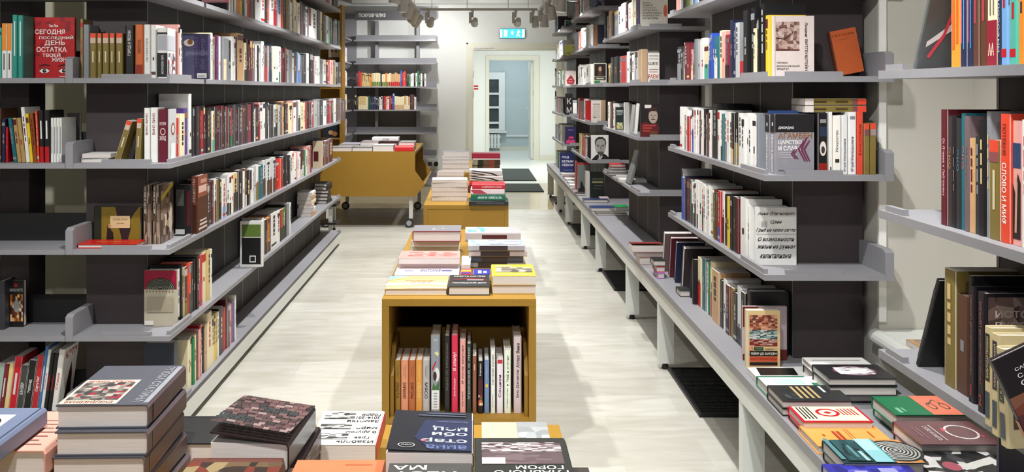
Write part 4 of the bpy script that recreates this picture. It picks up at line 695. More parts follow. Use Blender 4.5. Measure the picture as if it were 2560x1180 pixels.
rface(1476, 1509, 430, 277, 3, 'black-green business book cover with pale title bands standing on the bench', '#121a16', [('t','F','ЖЁСТКИЕ',.12,.95,.70,.77,'#8a9a70'), ('r','F',.12,.95,.58,.66,'#a8a878'), ('t','F','ПРОДАЖИ',.16,.92,.60,.64,'#1a201a'), ('r','F',.3,.9,.46,.49,'#6a7a60'), ('r','F',.2,.8,.36,.38,'#5a6a54')], t=.03, z=.44)
S4 = 215.9
for x, xr, y, lv, lb, c, dd, z in ((1412, 1432, 51, -1, 'dark framed cover on the top shelf of the last bench unit', '#c8ccd0', [('r','F',.08,.92,.06,.94,'#10222c'), ('m','F',.15,.85,.12,.88,['#1c3a48', '#0e1a22', '#3a6070'],4,22)], None),
    (1413, 1437, 111, 0, 'lime yellow cover on the upper shelf of the last bench unit', '#d9e26a', [('r','F',.2,.6,.25,.3,'#a8a040'), ('e','F',.85,.75,.06,.04,'#5a5a30'), ('r','F',0,1,.93,1,'#e4e4e0')], None),
    (1413, 1440, 178, 1, 'white cover with a red crouching figure, eye-level shelf of the last bench unit', '#dcd2ce', [('p','F',[(.2,.1),(.8,.1),(.88,.35),(.7,.55),(.6,.7),(.45,.7),(.3,.55),(.12,.35)],'#a82c38'), ('r','F',.3,.7,.25,.28,'#dcd2ce'), ('r','F',.35,.65,.42,.45,'#dcd2ce')], None),
    (1413, 1431, 234, 2, 'black cover with large letters on the chest-high shelf of the last bench unit', '#141214', [('t','F','К',.25,.85,.5,.78,'#a8a4a0'), ('t','F','М',.2,.9,.08,.36,'#a8a4a0')], None),
    (1432, 1442, 250, 2, 'plain white cover beside the black lettered one, last bench unit', '#e6e6e4', [('r','F',0,1,.8,1,'#9aa0a6')], None),
    (1413, 1440, 317, 3, 'violet cover with a pink lotus shape on the waist-high shelf of the last bench unit', '#2c2450', [('p','F',[(.05,.04),(.95,.04),(.9,.2),(.7,.28),(.5,.22),(.3,.28),(.1,.2)],'#d83a78'), ('e','F',.55,.38,.25,.07,'#c8405a'), ('r','F',.25,.75,.80,.83,'#8a90b8')], None),
    (1400, 1436, 382, 3, 'navy cover with a white hand lettered title standing on the bench end', '#20285e', [('t','F','ПОД',.14,.62,.70,.83,'#e8eaf4'), ('t','F','БЕЛЫМ',.14,.92,.50,.62,'#e8eaf4'), ('t','F','НЕБОМ',.14,.92,.31,.43,'#e8eaf4'), ('t','F','ЭЛИЗАБЕТ',.2,.92,.06,.13,'#8088c0')], .465)):
    rface(x, xr, y, S4, lv, lb, c, dd, t=.03, z=z)
for i, (x0, x1, y, c) in enumerate(((1404, 1440, 434, 'w'), (1410, 1441, 441, 'M'), (1414, 1441, 447, 'w'), (1421, 1443, 455, 'W'), (1425, 1446, 463, 'w'), (1433, 1463, 474, 'h'), (1440, 1470, 483, 'd'))):
    flat(FR, x0, x1, y, '%s booklet lying on the far bench, %s counted from the doorway' % (CN[c], ordn(i+1)), c, .024, .13, zb=.44, rot=180, hb=i % 2 == 0, name='booklet', group='booklets lying along the far bench')
row(FR, 'R', None, 1388, 4.214, 'w10 g20 w10 k10', 'bench below the last unit', RXs, 'spines at the far bench end', seed=51, parts=False, vmin=10.69, z=.44, hmean=.2)
# stacks on the bench left of the leaning group
for i, (x0, x1, y, c, lb) in enumerate(((1600, 1664, 645, '#d88a86', 'pink-covered paperback at the foot of the cream pile on the bench'), (1590, 1660, 628, '#c8b8ac', 'cream paperback in the middle of the pile on the bench'), (1580, 1660, 614, '#8a2a24', 'red-backed paperback on top of the cream pile, cover curling up'))):
    flat(FR, x0, x1, y, lb, c, .036, .13, zb=.44+.0365*i, rot=180, hb=False, open_=.012 if i == 2 else 0)
for i, (x0, x1, y, c, lb) in enumerate(((1644, 1662, 682, '#b06ac8', 'lilac-edged book lowest in the small black-topped pile'), (1641, 1663, 666, '#c83a34', 'red-edged book in the middle of the small black-topped pile'), (1634, 1664, 651, '#1a1c1c', 'black hardback on top of the small pile on the bench'))):
    flat(FR, x0, x1, y, lb, c, .03, .11, zb=.44+.0305*i, rot=180)
flat(FR, 1700, 1727, 726, 'small charcoal hardback lying alone on the bench before the leaning group', '#2a2b2c', .03, .10, zb=.44, rot=180)
# ---- big flat books on the bench close to the camera
BT = .44
flat(FR, 2072, 2243, 965, 'lower of two grey black hardbacks under the splash cover, bench', '#28292b', .03, .15, zb=BT+.03, rot=180, W=.21)
flat(FR, 2090, 2246, 981, 'black hardback with a white smudge lying lowest beside the gold-titled book', '#2c3133', .03, .13, zb=BT, rot=180, W=.21, deco=[('m','F',.2,.75,.2,.6,['#d8dcda', '#eef0ee', '#6a7070'],6,30), ('r','F',.7,.9,.80,.84,'#8a9a94')])
flat(FR, 2070.6, 2241.5, 944.8, 'black hardback with a white splash and purple ring lying on top on the bench', '#222124', .024, .15, zb=BT+.0605, rot=180, W=.21, deco=[('e','F',.48,.52,.34,.33,'#5a2a44'), ('e','F',.48,.52,.31,.30,'#8a8088'), ('m','F',.25,.72,.25,.78,['#f0eef0', '#c8c4c8', '#d8d4da', '#ffffff', '#8a7c86'],7,31)])
flat(FR, 2036, 2189, 934.7, 'dark hardback under the white titled one behind the splash cover', '#26272a', .050, .112, zb=BT, rot=180)
flat(FR, 2034, 2188, 917, 'white hardback with a black title line lying behind the splash cover', '#dcdcdc', .022, .115, zb=BT+.0506, rot=180, deco=[('r','F',.3,.36,.1,.9,'#8a8a8a')])
flat(FR, 1890, 2034, 943, 'white magazine with a black picture sagging on the bench edge', '#d4d6d6', .018, .11, zb=BT, rot=180, hb=False, name='magazine', deco=[('p','F',[(.1,.15),(.85,.1),(.9,.75),(.2,.8)],'#0c0c0c')], lean=.02)
flat(FR, 1925, 2078, 975, 'green hardback with a large white label lying behind the gold-titled book', '#187050', .034, .15, zb=BT, rot=180, deco=[('r','F',.12,.95,.0,.80,'#e8ecec'), ('r','F',.05,.5,.80,.98,'#e8ecec'), ('r','F',.25,.6,.2,.7,'#bcd8d0'), ('r','F',.65,.8,.3,.7,'#cfe0dc')])
flat(FR, 1955.7, 2130, 1000.8, 'upper black hardback with gold blackletter title lying on the bench', '#26282a', .024, .15, zb=BT+.024, rot=180, W=.21, deco=[('r','F',.12,.85,.30+.085*i,.34+.085*i,'#b8a070') for i in range(4)]+[('m','F',.55,.9,.1,.28,['#4a4e50', '#2a2c2e', '#3a3e40'],5,33), ('r','F',.1,.5,.72,.76,'#c8ccd0')])
flat(FR, 1957, 2128, 1020, 'lower black hardback under the gold-titled one', '#1e1f21', .0235, .15, zb=BT, rot=180, W=.21)
flat(FR, 2006.3, 2182.7, 1052.7, 'red-bordered hardback with a cream cover and a red emblem lying on the bench', '#b8142a', .024, .13, zb=BT+.018, rot=180, W=.2, deco=[('r','F',.05,.95,.04,.96,'#ece3c4'), ('o','F',.45,.48,.25,.17,.72,'#b81c28'), ('e','F',.45,.48,.07,.05,'#b81c28')]+[('p','F',[(.2,.66+.05*i),(.62,.68+.05*i),(.62,.70+.05*i),(.2,.68+.05*i)],'#b81c28') for i in range(5)]+[('r','F',.12,.85,.08+.05*i,.10+.05*i,'#2a2420') for i in range(4)])
flat(FR, 2008, 2184, 1072, 'thin red-edged book under the cream and red cover', '#a01428', .0175, .13, zb=BT, rot=180, W=.2)
flat(FR, 2046, 2242, 1113, 'orange hardback with small red print lying on the bench', '#eba052', .024, .15, zb=BT, rot=180, W=.215, deco=[('r','F',.3,.62,.80,.83,'#b85a2a'), ('r','F',.2,.7,.56,.57,'#b8502a'), ('r','F',.2,.7,.52,.53,'#b8502a'), ('r','F',.3,.75,.40,.44,'#a83a20'), ('r','F',.3,.75,.34,.38,'#a83a20'), ('e','F',.5,.2,.05,.02,'#b85a2a')])
rings = [('e','F',.5,.80,r,r*.72,c) for r, c in zip([.46-.03*i for i in range(15)], ['#2c302e']+['#1c1f1e', '#c8cac8']*7)]
flat(FR, 2103.4, 2317, 1155.3, 'teal and black hardback with concentric white rings on an orange end, bench', '#24393c', .030, .15, zb=BT+.030, rot=180, W=.2, deco=[('r','F',0,1,.66,1,'#e09a5a')]+rings+[('r','F',0,1,.40,.62,'#8ac4cc'), ('r','F',.0,.5,.42,.6,'#a8dce4'), ('r','F',0,1,.62,.64,'#4a8a92'), ('m','F',.05,.95,.08,.38,['#28484c', '#30565a', '#1c3034'],5,36), ('r','F',.55,.95,.30,.35,'#9ac4c8'), ('r','F',.3,.8,.22,.26,'#5a8a90'), ('r','F',.0,.9,.0,.06,'#5a8a90')])
flat(FR, 2105, 2318, 1178, 'dark hardback lying under the ringed cover', '#1e2a2c', .0295, .15, zb=BT, rot=180, W=.2)
flat(FR, 2118, 2330, 1222, 'violet blue hardback at the bottom picture edge of the bench', '#32329a', .052, .15, zb=BT, rot=180, W=.21, deco=[('m','F',.1,.9,.1,.9,['#3a3ab0', '#2a2a80', '#5a5ac0'],5,38), ('r','F',.3,.6,.3,.45,'#a8a8dc'), ('r','F',.2,.5,.6,.8,'#9a9ad4')])
flat(FR, 2240, 2417, 1057, 'lower green hardback with salmon pages beneath its twin', '#126a48', .034, .16, zb=BT, rot=180, W=.2)
flat(FR, 2237.4, 2415, 1035.5, 'upper green hardback with an orange panel and bicycle drawing', '#12724a', .036, .16, zb=BT+.0345, rot=180, W=.2, deco=[('r','F',0,1,.54,1,'#e67a60'), ('o','F',.55,.68,.18,.06,.7,'#5a4a3a'), ('o','F',.55,.86,.18,.06,.7,'#5a4a3a'), ('p','F',[(.45,.66),(.5,.66),(.25,.8),(.5,.88),(.45,.88),(.2,.8)],'#5a4a3a'), ('r','F',.65,.9,.1,.16,'#7ab89a'), ('r','F',.65,.85,.19,.22,'#7ab89a')])
flat(FR, 2303, 2503, 1108.8, 'mauve hardback with a white map outline lying on the bench by the nearest unit', '#6c434a', .034, .17, zb=BT+.031, rot=180, W=.21, rough=.2, deco=[('o','F',.5,.70,.30,.20,.86,'#e8e4e4'), ('p','F',[(.3,.5),(.5,.46),(.42,.54)],'#d05a68'), ('p','F',[(.6,.84),(.72,.9),(.66,.92)],'#d05a68'), ('r','F',.2,.85,.38,.395,'#d8ccd0'), ('t','F','СЛОВО И ПАМЯТЬ',.25,.85,.28,.34,'#d8ccd0'), ('r','F',.3,.8,.18,.19,'#a88a90'), ('r','F',.3,.7,.13,.14,'#a88a90')])
flat(FR, 2305, 2505, 1132, 'dark mauve hardback lying under the map-outline cover', '#3a2226', .030, .17, zb=BT, rot=180, W=.21)
flat(FR, 2352, 2550, 1196, 'black and white striped comic lying at the bottom picture edge', '#1c1c1e', .045, .17, zb=BT, rot=180, W=.21, deco=[('m','F',0,1,0,1,['#f0f0f0', '#16161a', '#e8e8e6', '#2a2a2e', '#4a4a4e'],8,40), ('e','F',.55,.35,.16,.1,'#c05a70'), ('p','F',[(.2,.95),(.5,.5),(.7,.45),(.4,.98)],'#f0f0ec')], name='comic_book')

# ---------------------------------------------------------------- unit nearest the camera
N9 = 'the nearest bench unit'
def nrow(lv, x, sc, tk, w, sd, h, ex={}):
    R = random.Random(sd); n = 0
    for m in TOK.finditer(tk):
        c, wd, f, c2 = m.group(1), int(m.group(2)), m.group(3), m.group(4); xa = x; xb = x+wd/sc; x = xb
        if c == '.': continue
        n += 1; va, vb = F*1.0/(xb-1197), F*1.0/(xa-1197); t = vb-va-.001
        hh = h+R.uniform(-.01, .01)+(.03 if '+' in f else 0)-(.04 if '-' in f else 0)
        px, py = FR.w(1.0+R.uniform(0, .006), (va+vb)/2)
        book('%s book, %s from the far end, %s shelf of %s' % (CN[c], ordn(n), w, N9), t, hh, .135, c, px, py, LV[lv], -90, R.random() < .5, ex.get(n) or spine_deco(c, c2, R, t, hh), th=FR.th, group='books on the %s shelf of %s' % (w, N9))
nrow(1, 2369, 3.933, 'o100 n65 n65 u55 u75 c105/m n35 B65 B25 T75 o60', 'eye-level', 61, .25, {1: [('r','S',.2,.45,.15,.95,'#c85a28'), ('r','S',.6,.8,.2,.9,'#c85a28')], 2: [('r','S',.2,.35,.2,.95,'#a8447a'), ('r','S',.55,.7,.15,.9,'#4a8ac0')], 3: [('r','S',.2,.35,.2,.95,'#a8447a'), ('r','S',.55,.7,.15,.9,'#4a8ac0')], 4: [('r','S',.3,.6,.35,.95,'#a03a44')], 5: [('r','S',.3,.6,.35,.95,'#a03a44')], 6: [('r','S',.02,.98,.0,.36,'#8a1830'), ('t','S','АА',.15,.7,.08,.18,'#e8d8c0'), ('r','S',.3,.4,.4,.8,'#6a5a50'), ('r','S',.6,.7,.4,.85,'#6a5a50')], 7: [('t','S','СЛОВО О ФИЛОСОФИИ',.25,.75,.1,.95,'#b0b4d0',-90)]})
x, y = FR.w(1.0, 2.118); book('clear-wrapped grey album slumped against the orange spine on the eye-level shelf', .012, .27, .13, '#565b5c', x, y, LV[1], -90, True, [('p','F',[(.1,.2),(.5,.35),(.9,.9),(.85,.9),(.45,.4),(.1,.25)],'#e8e8e8'), ('p','F',[(.2,.1),(.4,.3),(.5,.6),(.45,.6),(.35,.32),(.15,.12)],'#d84a5a')], lean=.42, th=FR.th, rough=.15)
nrow(2, 2347, 3.105, 'm52 d30 k30 K30 t35 h35 e40- K40- k45 s30 a90- R75 p80 w60', 'chest-high', 62, .24, {1: [('t','S','От Левина к Либерману',.3,.7,.25,.75,'#d8a0b0',-90)], 2: [('t','S','ЭКО',.2,.75,.52,.72,'#a07a4a',-90)], 4: [('t','S','ЭКО',.2,.75,.52,.72,'#4a7a8a',-90)], 5: [('t','S','ЭКО',.2,.75,.52,.72,'#a8606a',-90)], 12: [('t','S','СЛОВО И МИФ',.22,.72,.14,.62,'#fbeee8',-90), ('t','S','ПОТЕБНЯ',.3,.65,.68,.92,'#8a2a1a',-90)], 13: [('r','S',.1,.9,.62,.82,'#24406a'), ('p','S',[(.1,.05),(.9,.05),(.9,.5),(.6,.58),(.4,.4),(.1,.5)],'#1c1416'), ('p','S',[(.3,.1),(.5,.1),(.6,.5),(.4,.55)],'#c89a84')], 11: [('r','S',.1,.9,.88,1,'#e04630'), ('r','S',.1,.9,.78,.88,'#8a4a50'), ('r','S',.4,.6,.3,.7,'#d0c8a8')]})
nrow(3, 2354, 2.564, 'a75 u80- k27', 'waist-high', 63, .25)
x, y = FR.w(1.0, 2.105); book('black picture hardback leaning at the far end of the waist-high shelf of the nearest unit', .012, .235, .13, '#16181a', x, y, LV[3], -90, True, [('m','B',.05,.95,.1,.95,['#2a2e30', '#1a1c1e', '#3a4042', '#0e1012'],6,65), ('r','B',.1,.5,.03,.1,'#6a5a2a'), ('m','S',.1,.9,.1,.9,['#2a2e30', '#1a1c1e', '#3a4042'],5,66)], lean=.42, th=FR.th)
def near_face(x0, y, s, lv, label, t, h, w, col, deco, spine=None, lean=0, dz=0, tilt=0):
    px, py = FR.w((x0-1197)/s, F/s); return book(label, t, h, w, col, px, py, LV[lv]+dz, -90, True, deco, spine, lean, tilt, False, True, None, None, th=FR.th)
near_face(2449, 0, 1275, 3, 'black church history volume two, red numeral on the spine, cover toward the camera', .026, .235, .14, '#17131c', [('m','F',.05,1,.3,.97,['#8a7672', '#6a5652', '#a08c86', '#4a3a38'],6,70), ('t','F','ИСТОРИЯ',.15,.95,.80,.86,'#b8b0ac'), ('t','F','РУССКОЙ',.15,.95,.72,.78,'#b8b0ac'), ('t','F','ПРАВОСЛАВНОЙ',.15,.99,.64,.70,'#b8b0ac'), ('t','S','ПРАВОСЛАВНОЙ ЦЕРКВИ',.3,.72,.24,.92,'#8a5a62',90), ('t','S','2',.3,.7,.06,.15,'#a82c40')])
near_face(2425, 0, 1235, 3, 'black church history volume one, standing before volume two', .024, .235, .137, '#17131c', [('t','S','ПРАВОСЛАВНОЙ ЦЕРКВИ',.3,.72,.24,.92,'#8a5a62',90), ('t','S','1',.4,.6,.06,.16,'#a82c40')])
cr = '#d6c79c'
for x0, s, h, nm, b, lb, ln in ((2466, 1325, .185, '#1c1814', 'БАЛЬТАСАР ГРАСИАН', 'first cream pocket classic with a black spine label', 0), (2484, 1365, .185, '#2a1e3a', 'КЕМПИЙСКИЙ', 'second cream pocket classic with a violet spine label', 0), (2507, 1410, .175, '#16302c', 'Г. К. ЧЕСТЕРТОН', 'third cream pocket classic tilted, dark green spine label', -.05)):
    near_face(x0, 0, s, 3, lb+', nearest bench unit', .024, h, .115, cr, [('r','S',.2,.8,.45,.93,nm), ('t','S',b,.36,.64,.48,.90,cr,90), ('r','S',.2,.8,.08,.34,'#3a4a5a'), ('r','F',.1,.92,.2,.85,'#5a4a3a')], tilt=-ln)
near_face(2598, 0, 1500, 3, 'dark paperback with an orange glow cover tipping toward the aisle', .014, .20, .13, '#241c20', [('t','F','САЙЙИД',.22,.6,.84,.88,'#e4e4e4'), ('t','F','САЛМАН',.22,.68,.78,.82,'#e4e4e4'), ('t','F','САФАВИ',.22,.8,.71,.76,'#f2f2f2'), ('m','F',.0,1,.3,.66,['#5a3030', '#7a4030', '#8a5a44'],4,74), ('r','F',.0,1,.0,.3,'#c0662e'), ('t','F','ПРАКТИКА',.3,1,.42,.52,'#f0d8c0'), ('r','S',.1,.9,.0,.45,'#d8843c')], tilt=.44)
x, y = FR.w(1.52, 3.0); book('book lying flat on the white windowsill behind the bench', .02, .2, .13, '#c89a6a', x, y, .5705, 180, False, [('m','F',.1,.9,.1,.9,['#3a3a3a', '#8a8a8a', '#d8a06a'],5,80)], flat=True, th=FR.th)

# ---------------------------------------------------------------- display box: cookbooks in the open front
ZC = .1405
def cook(x0, x1, yt, label, col, deco=(), hb=True, s=633, lean=0, d=.19):
    return stand(FC, s, 930+x0/3.471, 930+x1/3.471, 740+yt/3.471, 1, label+', standing in the open ochre box', col, hb=hb, d=d, deco=deco, lean=lean, z=ZC, name='cookbook')
ck = [(197,247,560,'#9a7428','ПАСТА','#2a1a10','pasta cookbook with ochre spine'), (250,316,560,'#dc9472','БАРБЕКЮ','#4a1a14','barbecue cookbook with salmon spine'), (318,378,560,'#b4683a','БУРГЕРЫ','#6a1a14','burger cookbook with rust spine'), (380,437,558,'#d89848','ХЛЕБ И СЫР','#ecd09a','cookbook with amber spine and pale title'), (439,500,560,'#b4b0b0','МЯСО','#2a2628','meat cookbook with grey spine')]
for x0, x1, y, c, b, k, lb in ck: cook(x0, x1, y, lb, c, [('t','S',b,.28,.72,.28,.58,k,-90), ('r','S',.62,.66,.66,.92,k), ('r','S',.40,.44,.70,.88,k)])
cook(510,590,346,'tall silver grey cookbook with a chilli and herb photograph','#8d929c',[('r','S',.1,.9,.05,.30,'#dfe3e6'), ('p','S',[(.1,.30),(.9,.30),(.9,.42),(.5,.34),(.3,.40)],'#3a6a34'), ('e','S',.65,.50,.3,.09,'#dcdcdc'), ('e','S',.45,.48,.2,.06,'#3a1a1c'), ('p','S',[(.15,.54),(.6,.66),(.55,.68),(.12,.58)],'#b81c24'), ('p','S',[(.35,.78),(.75,.73),(.9,.77),(.7,.80)],'#d0d4a0'), ('t','S','Рецепты',.3,.7,.93,.96,'#eeeeee')]+[('r','S',.3,.7,.08+.035*i,.09+.035*i,'#8a8e92') for i in range(6)])
cook(628,676,346,'tall black cookbook with faint lettering','#1d1f22',[('t','S','Кухня Италии',.3,.7,.3,.9,'#6a6a60',90)])
cook(690,746,342,'tall crimson cookbook with white script','#cf2f50',[('t','S','К столу!',.2,.85,.55,.78,'#f4e8ea',90), ('t','S','Юлия Высоцкая',.35,.65,.22,.45,'#f0d8dc',90)])
cook(762,814,384,'pale pink cookbook with dark script','#e0a09a',[('t','S','Я хочу вкусно',.3,.7,.4,.93,'#4a3032',90), ('t','S','кухня',.4,.6,.1,.3,'#4a3032',90)])
cook(822,862,416,'dark green cookbook with pale script','#2b3634',[('t','S','Урожай и пир',.25,.7,.2,.95,'#b8beb8',90)])
cook(872,908,520,'slim copper brown cookbook','#8a5a44',[('r','S',.35,.65,.75,.85,'#c8a088')], hb=False)
cook(918,966,566,'black and red cookbook with a food photograph','#1c1418',[('r','S',.1,.9,.35,.65,'#4a1420'), ('m','S',.1,.9,.15,.35,['#c0582a', '#e8c8a0', '#4a6a2a', '#2a1a1a'],4,81), ('t','S','Белая кухня',.3,.7,.72,.95,'#e8e8e8',90)])
cook(974,1018,556,'slate blue cookbook with a round gold emblem','#6d87b0',[('e','S',.5,.52,.28,.035,'#d8b84a'), ('t','S','Сладкое',.35,.65,.65,.9,'#b0bcd4',90)])
cook(1030,1070,472,'tall slim white cookbook with black script','#e6e8e2',[('t','S','Свежая кухня',.3,.7,.45,.93,'#3a3a3a',90), ('t','S','рецепты',.35,.6,.1,.3,'#7a7a76',90)])
cook(1082,1138,554,'white cookbook with a red top and violet script','#e6dfe8',[('r','S',.1,.9,.93,1,'#c02a34'), ('t','S','Сациви',.25,.75,.3,.72,'#6a2040',90)])
cook(1148,1207,472,'white green-tinted cookbook with scattered leaves','#e4ecdc',[('t','S','Чай и зелень',.3,.65,.5,.92,'#5a6a5a',90), ('t','S','летняя кухня',.35,.6,.08,.4,'#8a9a8a',90), ('e','S',.5,.45,.12,.012,'#2a2a2a')])
cook(1230,1298,358,'tallest pale pink-grey wine atlas','#cdbcbe',[('t','S','Хью Джонсон',.3,.7,.2,.57,'#4a3c40',90), ('t','S','Атлас Вина',.3,.75,.60,.92,'#3a2c30',90)])
# ---- piles on the open ochre box
gb = 'books lying on the open ochre box'
flat(FC, 961, 1117, 721.5, 'large hardback with a pastel orange swirl cover at the near corner of the open box', '#e6c48a', .027, .24, zb=BZ, rot=-90, deco=[('p','F',[(0,.6),(.4,.8),(1,.75),(1,1),(0,1)],'#e8a86a'), ('p','F',[(0,.7),(.25,.9),(.3,1),(0,1)],'#8ac4c8'), ('p','F',[(.0,.2),(.6,.35),(1,.25),(1,.45),(.5,.5),(0,.4)],'#e8d0b8'), ('p','F',[(.3,0),(1,0),(1,.12),(.6,.16)],'#dca8a0'), ('t','F','Московские',.3,.8,.60,.68,'#8a6a4a'), ('t','F','хроники',.38,.72,.46,.54,'#8a6a4a')])
flat(FC, 1120, 1225, 716, 'black hardback with a white curved title beside the orange swirl cover', '#2b2d2e', .036, .23, zb=BZ, rot=-90, deco=[('t','F','СМЕРТЬ АНГЛИИ',.12,.9,.82,.9,'#d8d4d0'), ('t','F','ПОСЛЕДНИЙ ДОМ',.1,.92,.22,.36,'#d8d4d8'), ('p','F',[(.1,.5),(.5,.58),(.95,.45),(.9,.62),(.5,.72),(.15,.62)],'#6a2430'), ('r','F',.45,.85,.5,.56,'#c8b8bc')])
for i, yy in enumerate((712, 690)):
    flat(FC, 1230, 1340, yy, ('lower' if i == 0 else 'upper')+' yellow paperback of the pair at the corner of the open box', '#dcb634', .036, .245, zb=BZ+.0365*i, rot=-90, hb=False, deco=[('m','F',.1,.95,.3,.75,['#8a8478', '#b8b0a0', '#5a5448'],5,83), ('r','F',.1,.5,.78,.9,'#e8d890'), ('r','F',.1,.9,.08,.2,'#ecd468')])
zq = BZ+.034
flat(FC, 986, 1148, 685, 'white album with a violet scrawled title behind the orange swirl cover', '#dcd2d8', .034, .15, zb=BZ, rot=180+180, deco=[('t','F','АНАТОМИЯ',.30,.70,.30,.62,'#3a3684',-90), ('r','F',.4,.55,.12,.28,'#4a4690'), ('r','F',.42,.52,.72,.86,'#8a86b0')])
flat(FC, 1150, 1180, 686, 'small book with a red and yellow figure behind the black one', '#b8323a', .034, .12, zb=BZ, rot=-90, hb=False, deco=[('r','F',.1,.9,.5,.8,'#e0b84a'), ('r','F',.1,.9,.1,.35,'#3a3a90')]); flat(FC, 1182, 1226, 686, 'small blue book with white silhouettes behind the black one', '#33389a', .034, .12, zb=BZ, rot=-90, hb=False, deco=[('r','F',.3,.5,.2,.7,'#d8dcf0'), ('r','F',.6,.8,.25,.6,'#d8dcf0')])
for i, yy in enumerate((670, 658, 645)):
    flat(FC, 995, 1149, yy, 'salmon patterned paperback, %s from below in the middle pile of the open box' % ordn(i+1), '#d89a94', .027, .18, zb=BZ+.0275*i, rot=-90, hb=False, group='salmon paperbacks on the open box', deco=[('m','F',.15,.95,.25,.8,['#c87a74', '#d89a94', '#b8625e', '#e0b0a8'],7,84)] if i == 2 else ())
flat(FC, 1152, 1176, 662, 'pale mint booklet squeezed right of the salmon pile', '#d4e0d4', .05, .22, zb=BZ, rot=-90, hb=False, name='booklet')
for i, (x0, x1, yy, c) in enumerate(((1024, 1148, 627, 'c'), (1026, 1147, 613, 'W'), (1028, 1148, 602, 'w'))):
    flat(FC, x0, x1, yy, 'pale glossy book, %s from below in the left far pile of the open box' % ordn(i+1), '#cfe0e4' if i else '#e0d8c8', .029, .2, zb=BZ+.0295*i, rot=-90, hb=False, group='pale books in the left far pile')
flat(FC, 1031, 1152, 578, 'grey hardback lying with its cover lifted over crimson endpapers', '#8a1f3a', .05, .19, zb=BZ+.0895, rot=-90, open_=0, deco=[('r','F',0,1,0,1,'#7d7b80'), ('r','F',.4,.46,.3,.4,'#e8e8e8'), ('r','F',.6,.64,.4,.5,'#e8e8e8')])
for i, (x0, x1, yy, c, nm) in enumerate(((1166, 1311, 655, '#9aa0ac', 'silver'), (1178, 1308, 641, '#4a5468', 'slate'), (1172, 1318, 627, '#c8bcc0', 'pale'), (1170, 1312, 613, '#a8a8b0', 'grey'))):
    flat(FC, x0, x1, yy, 'shrink-wrapped %s hardback in the shiny piles on the open box' % nm, c, .027, .16, zb=BZ+.0275*i, rot=0, rough=.08, deco=[('m','F',.1,.9,.1,.9,[c, '#d8e4ec', '#8a98a8'],5,88+i), ('m','F',.1,.9,.65,.95,['#8ae0f0', '#c8f0f8', '#e8f8fc'],4,90+i), ('r','S',.1,.9,.3,.8,'#3a3034')])  # pale cyan patches are sheen of the plastic wrap, painted on
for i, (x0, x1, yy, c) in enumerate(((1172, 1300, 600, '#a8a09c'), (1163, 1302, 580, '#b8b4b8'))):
    flat(FC, x0, x1, yy, ('lower' if i == 0 else 'upper')+' wrapped hardback of the shiny pile at the far edge of the open box', c, .05, .17, zb=BZ+.0505*i, rot=0, rough=.08, deco=[('r','S',.3,.7,.25,.7,'#4a1f24'), ('m','F',.1,.9,.65,.95,['#8ae0f0', '#c8f0f8', '#58c8dc'],4,94+i)])  # cyan patches again paint the wrap's sheen into the cover
# ---- closed box two
def pile(fr, x0, x1, ybot, D, items, label, group, zb, rot=0, hbl=True):
    z = zb
    for i, (th, c, dx0, dx1, dd) in enumerate(items):
        s = (ybot-VY)/(EYE-zb); u0, u1 = (x0+dx0-fr.vx)/s, (x1+dx1-fr.vx)/s; px, py = fr.w((u0+u1)/2, F/s+D/2); W = u1-u0
        h, d = (D, W) if rot in (90, -90) else (W, D)
        book(label % ordn(i+1), th-.0008, h, d, c, px, py, z, rot+RN.uniform(-2, 2), hbl, dd, flat=True, group=group, th=fr.th); z += th
pile(FC, 1079, 1168, 503, .2, [(.034, '#8a4a5c', 0, 0, [('r','S',.3,.7,.3,.7,'#c08a9a')])]+[(.034, '#c8a8a0', 0, 0, ())]*3+[(.02, 'w', 0, 0, ())], 'pink paperback, %s from below in the near pile of the second closed box', 'pink pile on the closed box', BZ, -90, False)
pile(FC, 1091, 1160, 475, .2, [(.03, '#6a6c68', -3, 4, ()), (.036, '#a89a90', 0, 0, ()), (.034, '#9a8c88', 0, 0, ()), (.012, '#3a2428', 0, 0, ()), (.03, '#8a8280', 2, 0, ())], 'grey brown book, %s from below in the far pile of the closed box', 'grey brown pile on the closed box', BZ, -90, False)
pile(FC, 1176, 1265, 514, .2, [(.034, '#22262a', -4, 6, [('t','S','ЖИЗНЬ В ИСКУССТВЕ',.35,.65,.1,.8,'#6a6a6a',90)]), (.045, '#12604a', 2, 0, [('t','S','ЧЕЛОВЕК И МИР',.3,.7,.1,.8,'#c8e0d4',90)]), (.036, '#d8c8cc', 1, -3, [('p','S',[(.1,.5),(.9,.7),(.9,1),(.1,.9)],'#a83a48')]), (.034, '#b8202c', 5, -2, [('t','S','КНИГА БУДУЩЕГО',.3,.7,.1,.7,'#e8c8c8',90)])], 'stacked hardback, %s from below in the near colourful pile', 'colourful pile on the closed box', BZ, 0)
pile(FC, 1174, 1257, 482, .2, [(.06, '#5a1c24', -3, 2, ()), (.034, '#8a7a78', 0, 2, [('r','S',.02,.98,.72,1,'#c02a34')]), (.04, '#c8c4cc', 0, 0, [('p','S',[(.0,.1),(.5,.3),(1,.9),(.9,1),(.4,.4),(.0,.2)],'#1c1418'), ('p','S',[(.2,.5),(.6,.9),(.5,1),(.1,.6)],'#1c1418')]), (.044, '#c8c4cc', 0, -2, [('p','S',[(.0,.1),(.5,.3),(1,.9),(.9,1),(.4,.4),(.0,.2)],'#1c1418'), ('p','S',[(.2,.5),(.6,.9),(.5,1),(.1,.6)],'#1c1418')])], 'striped or plain hardback, %s from below in the far pile behind the red one', 'striped pile on the closed box', BZ, 0)
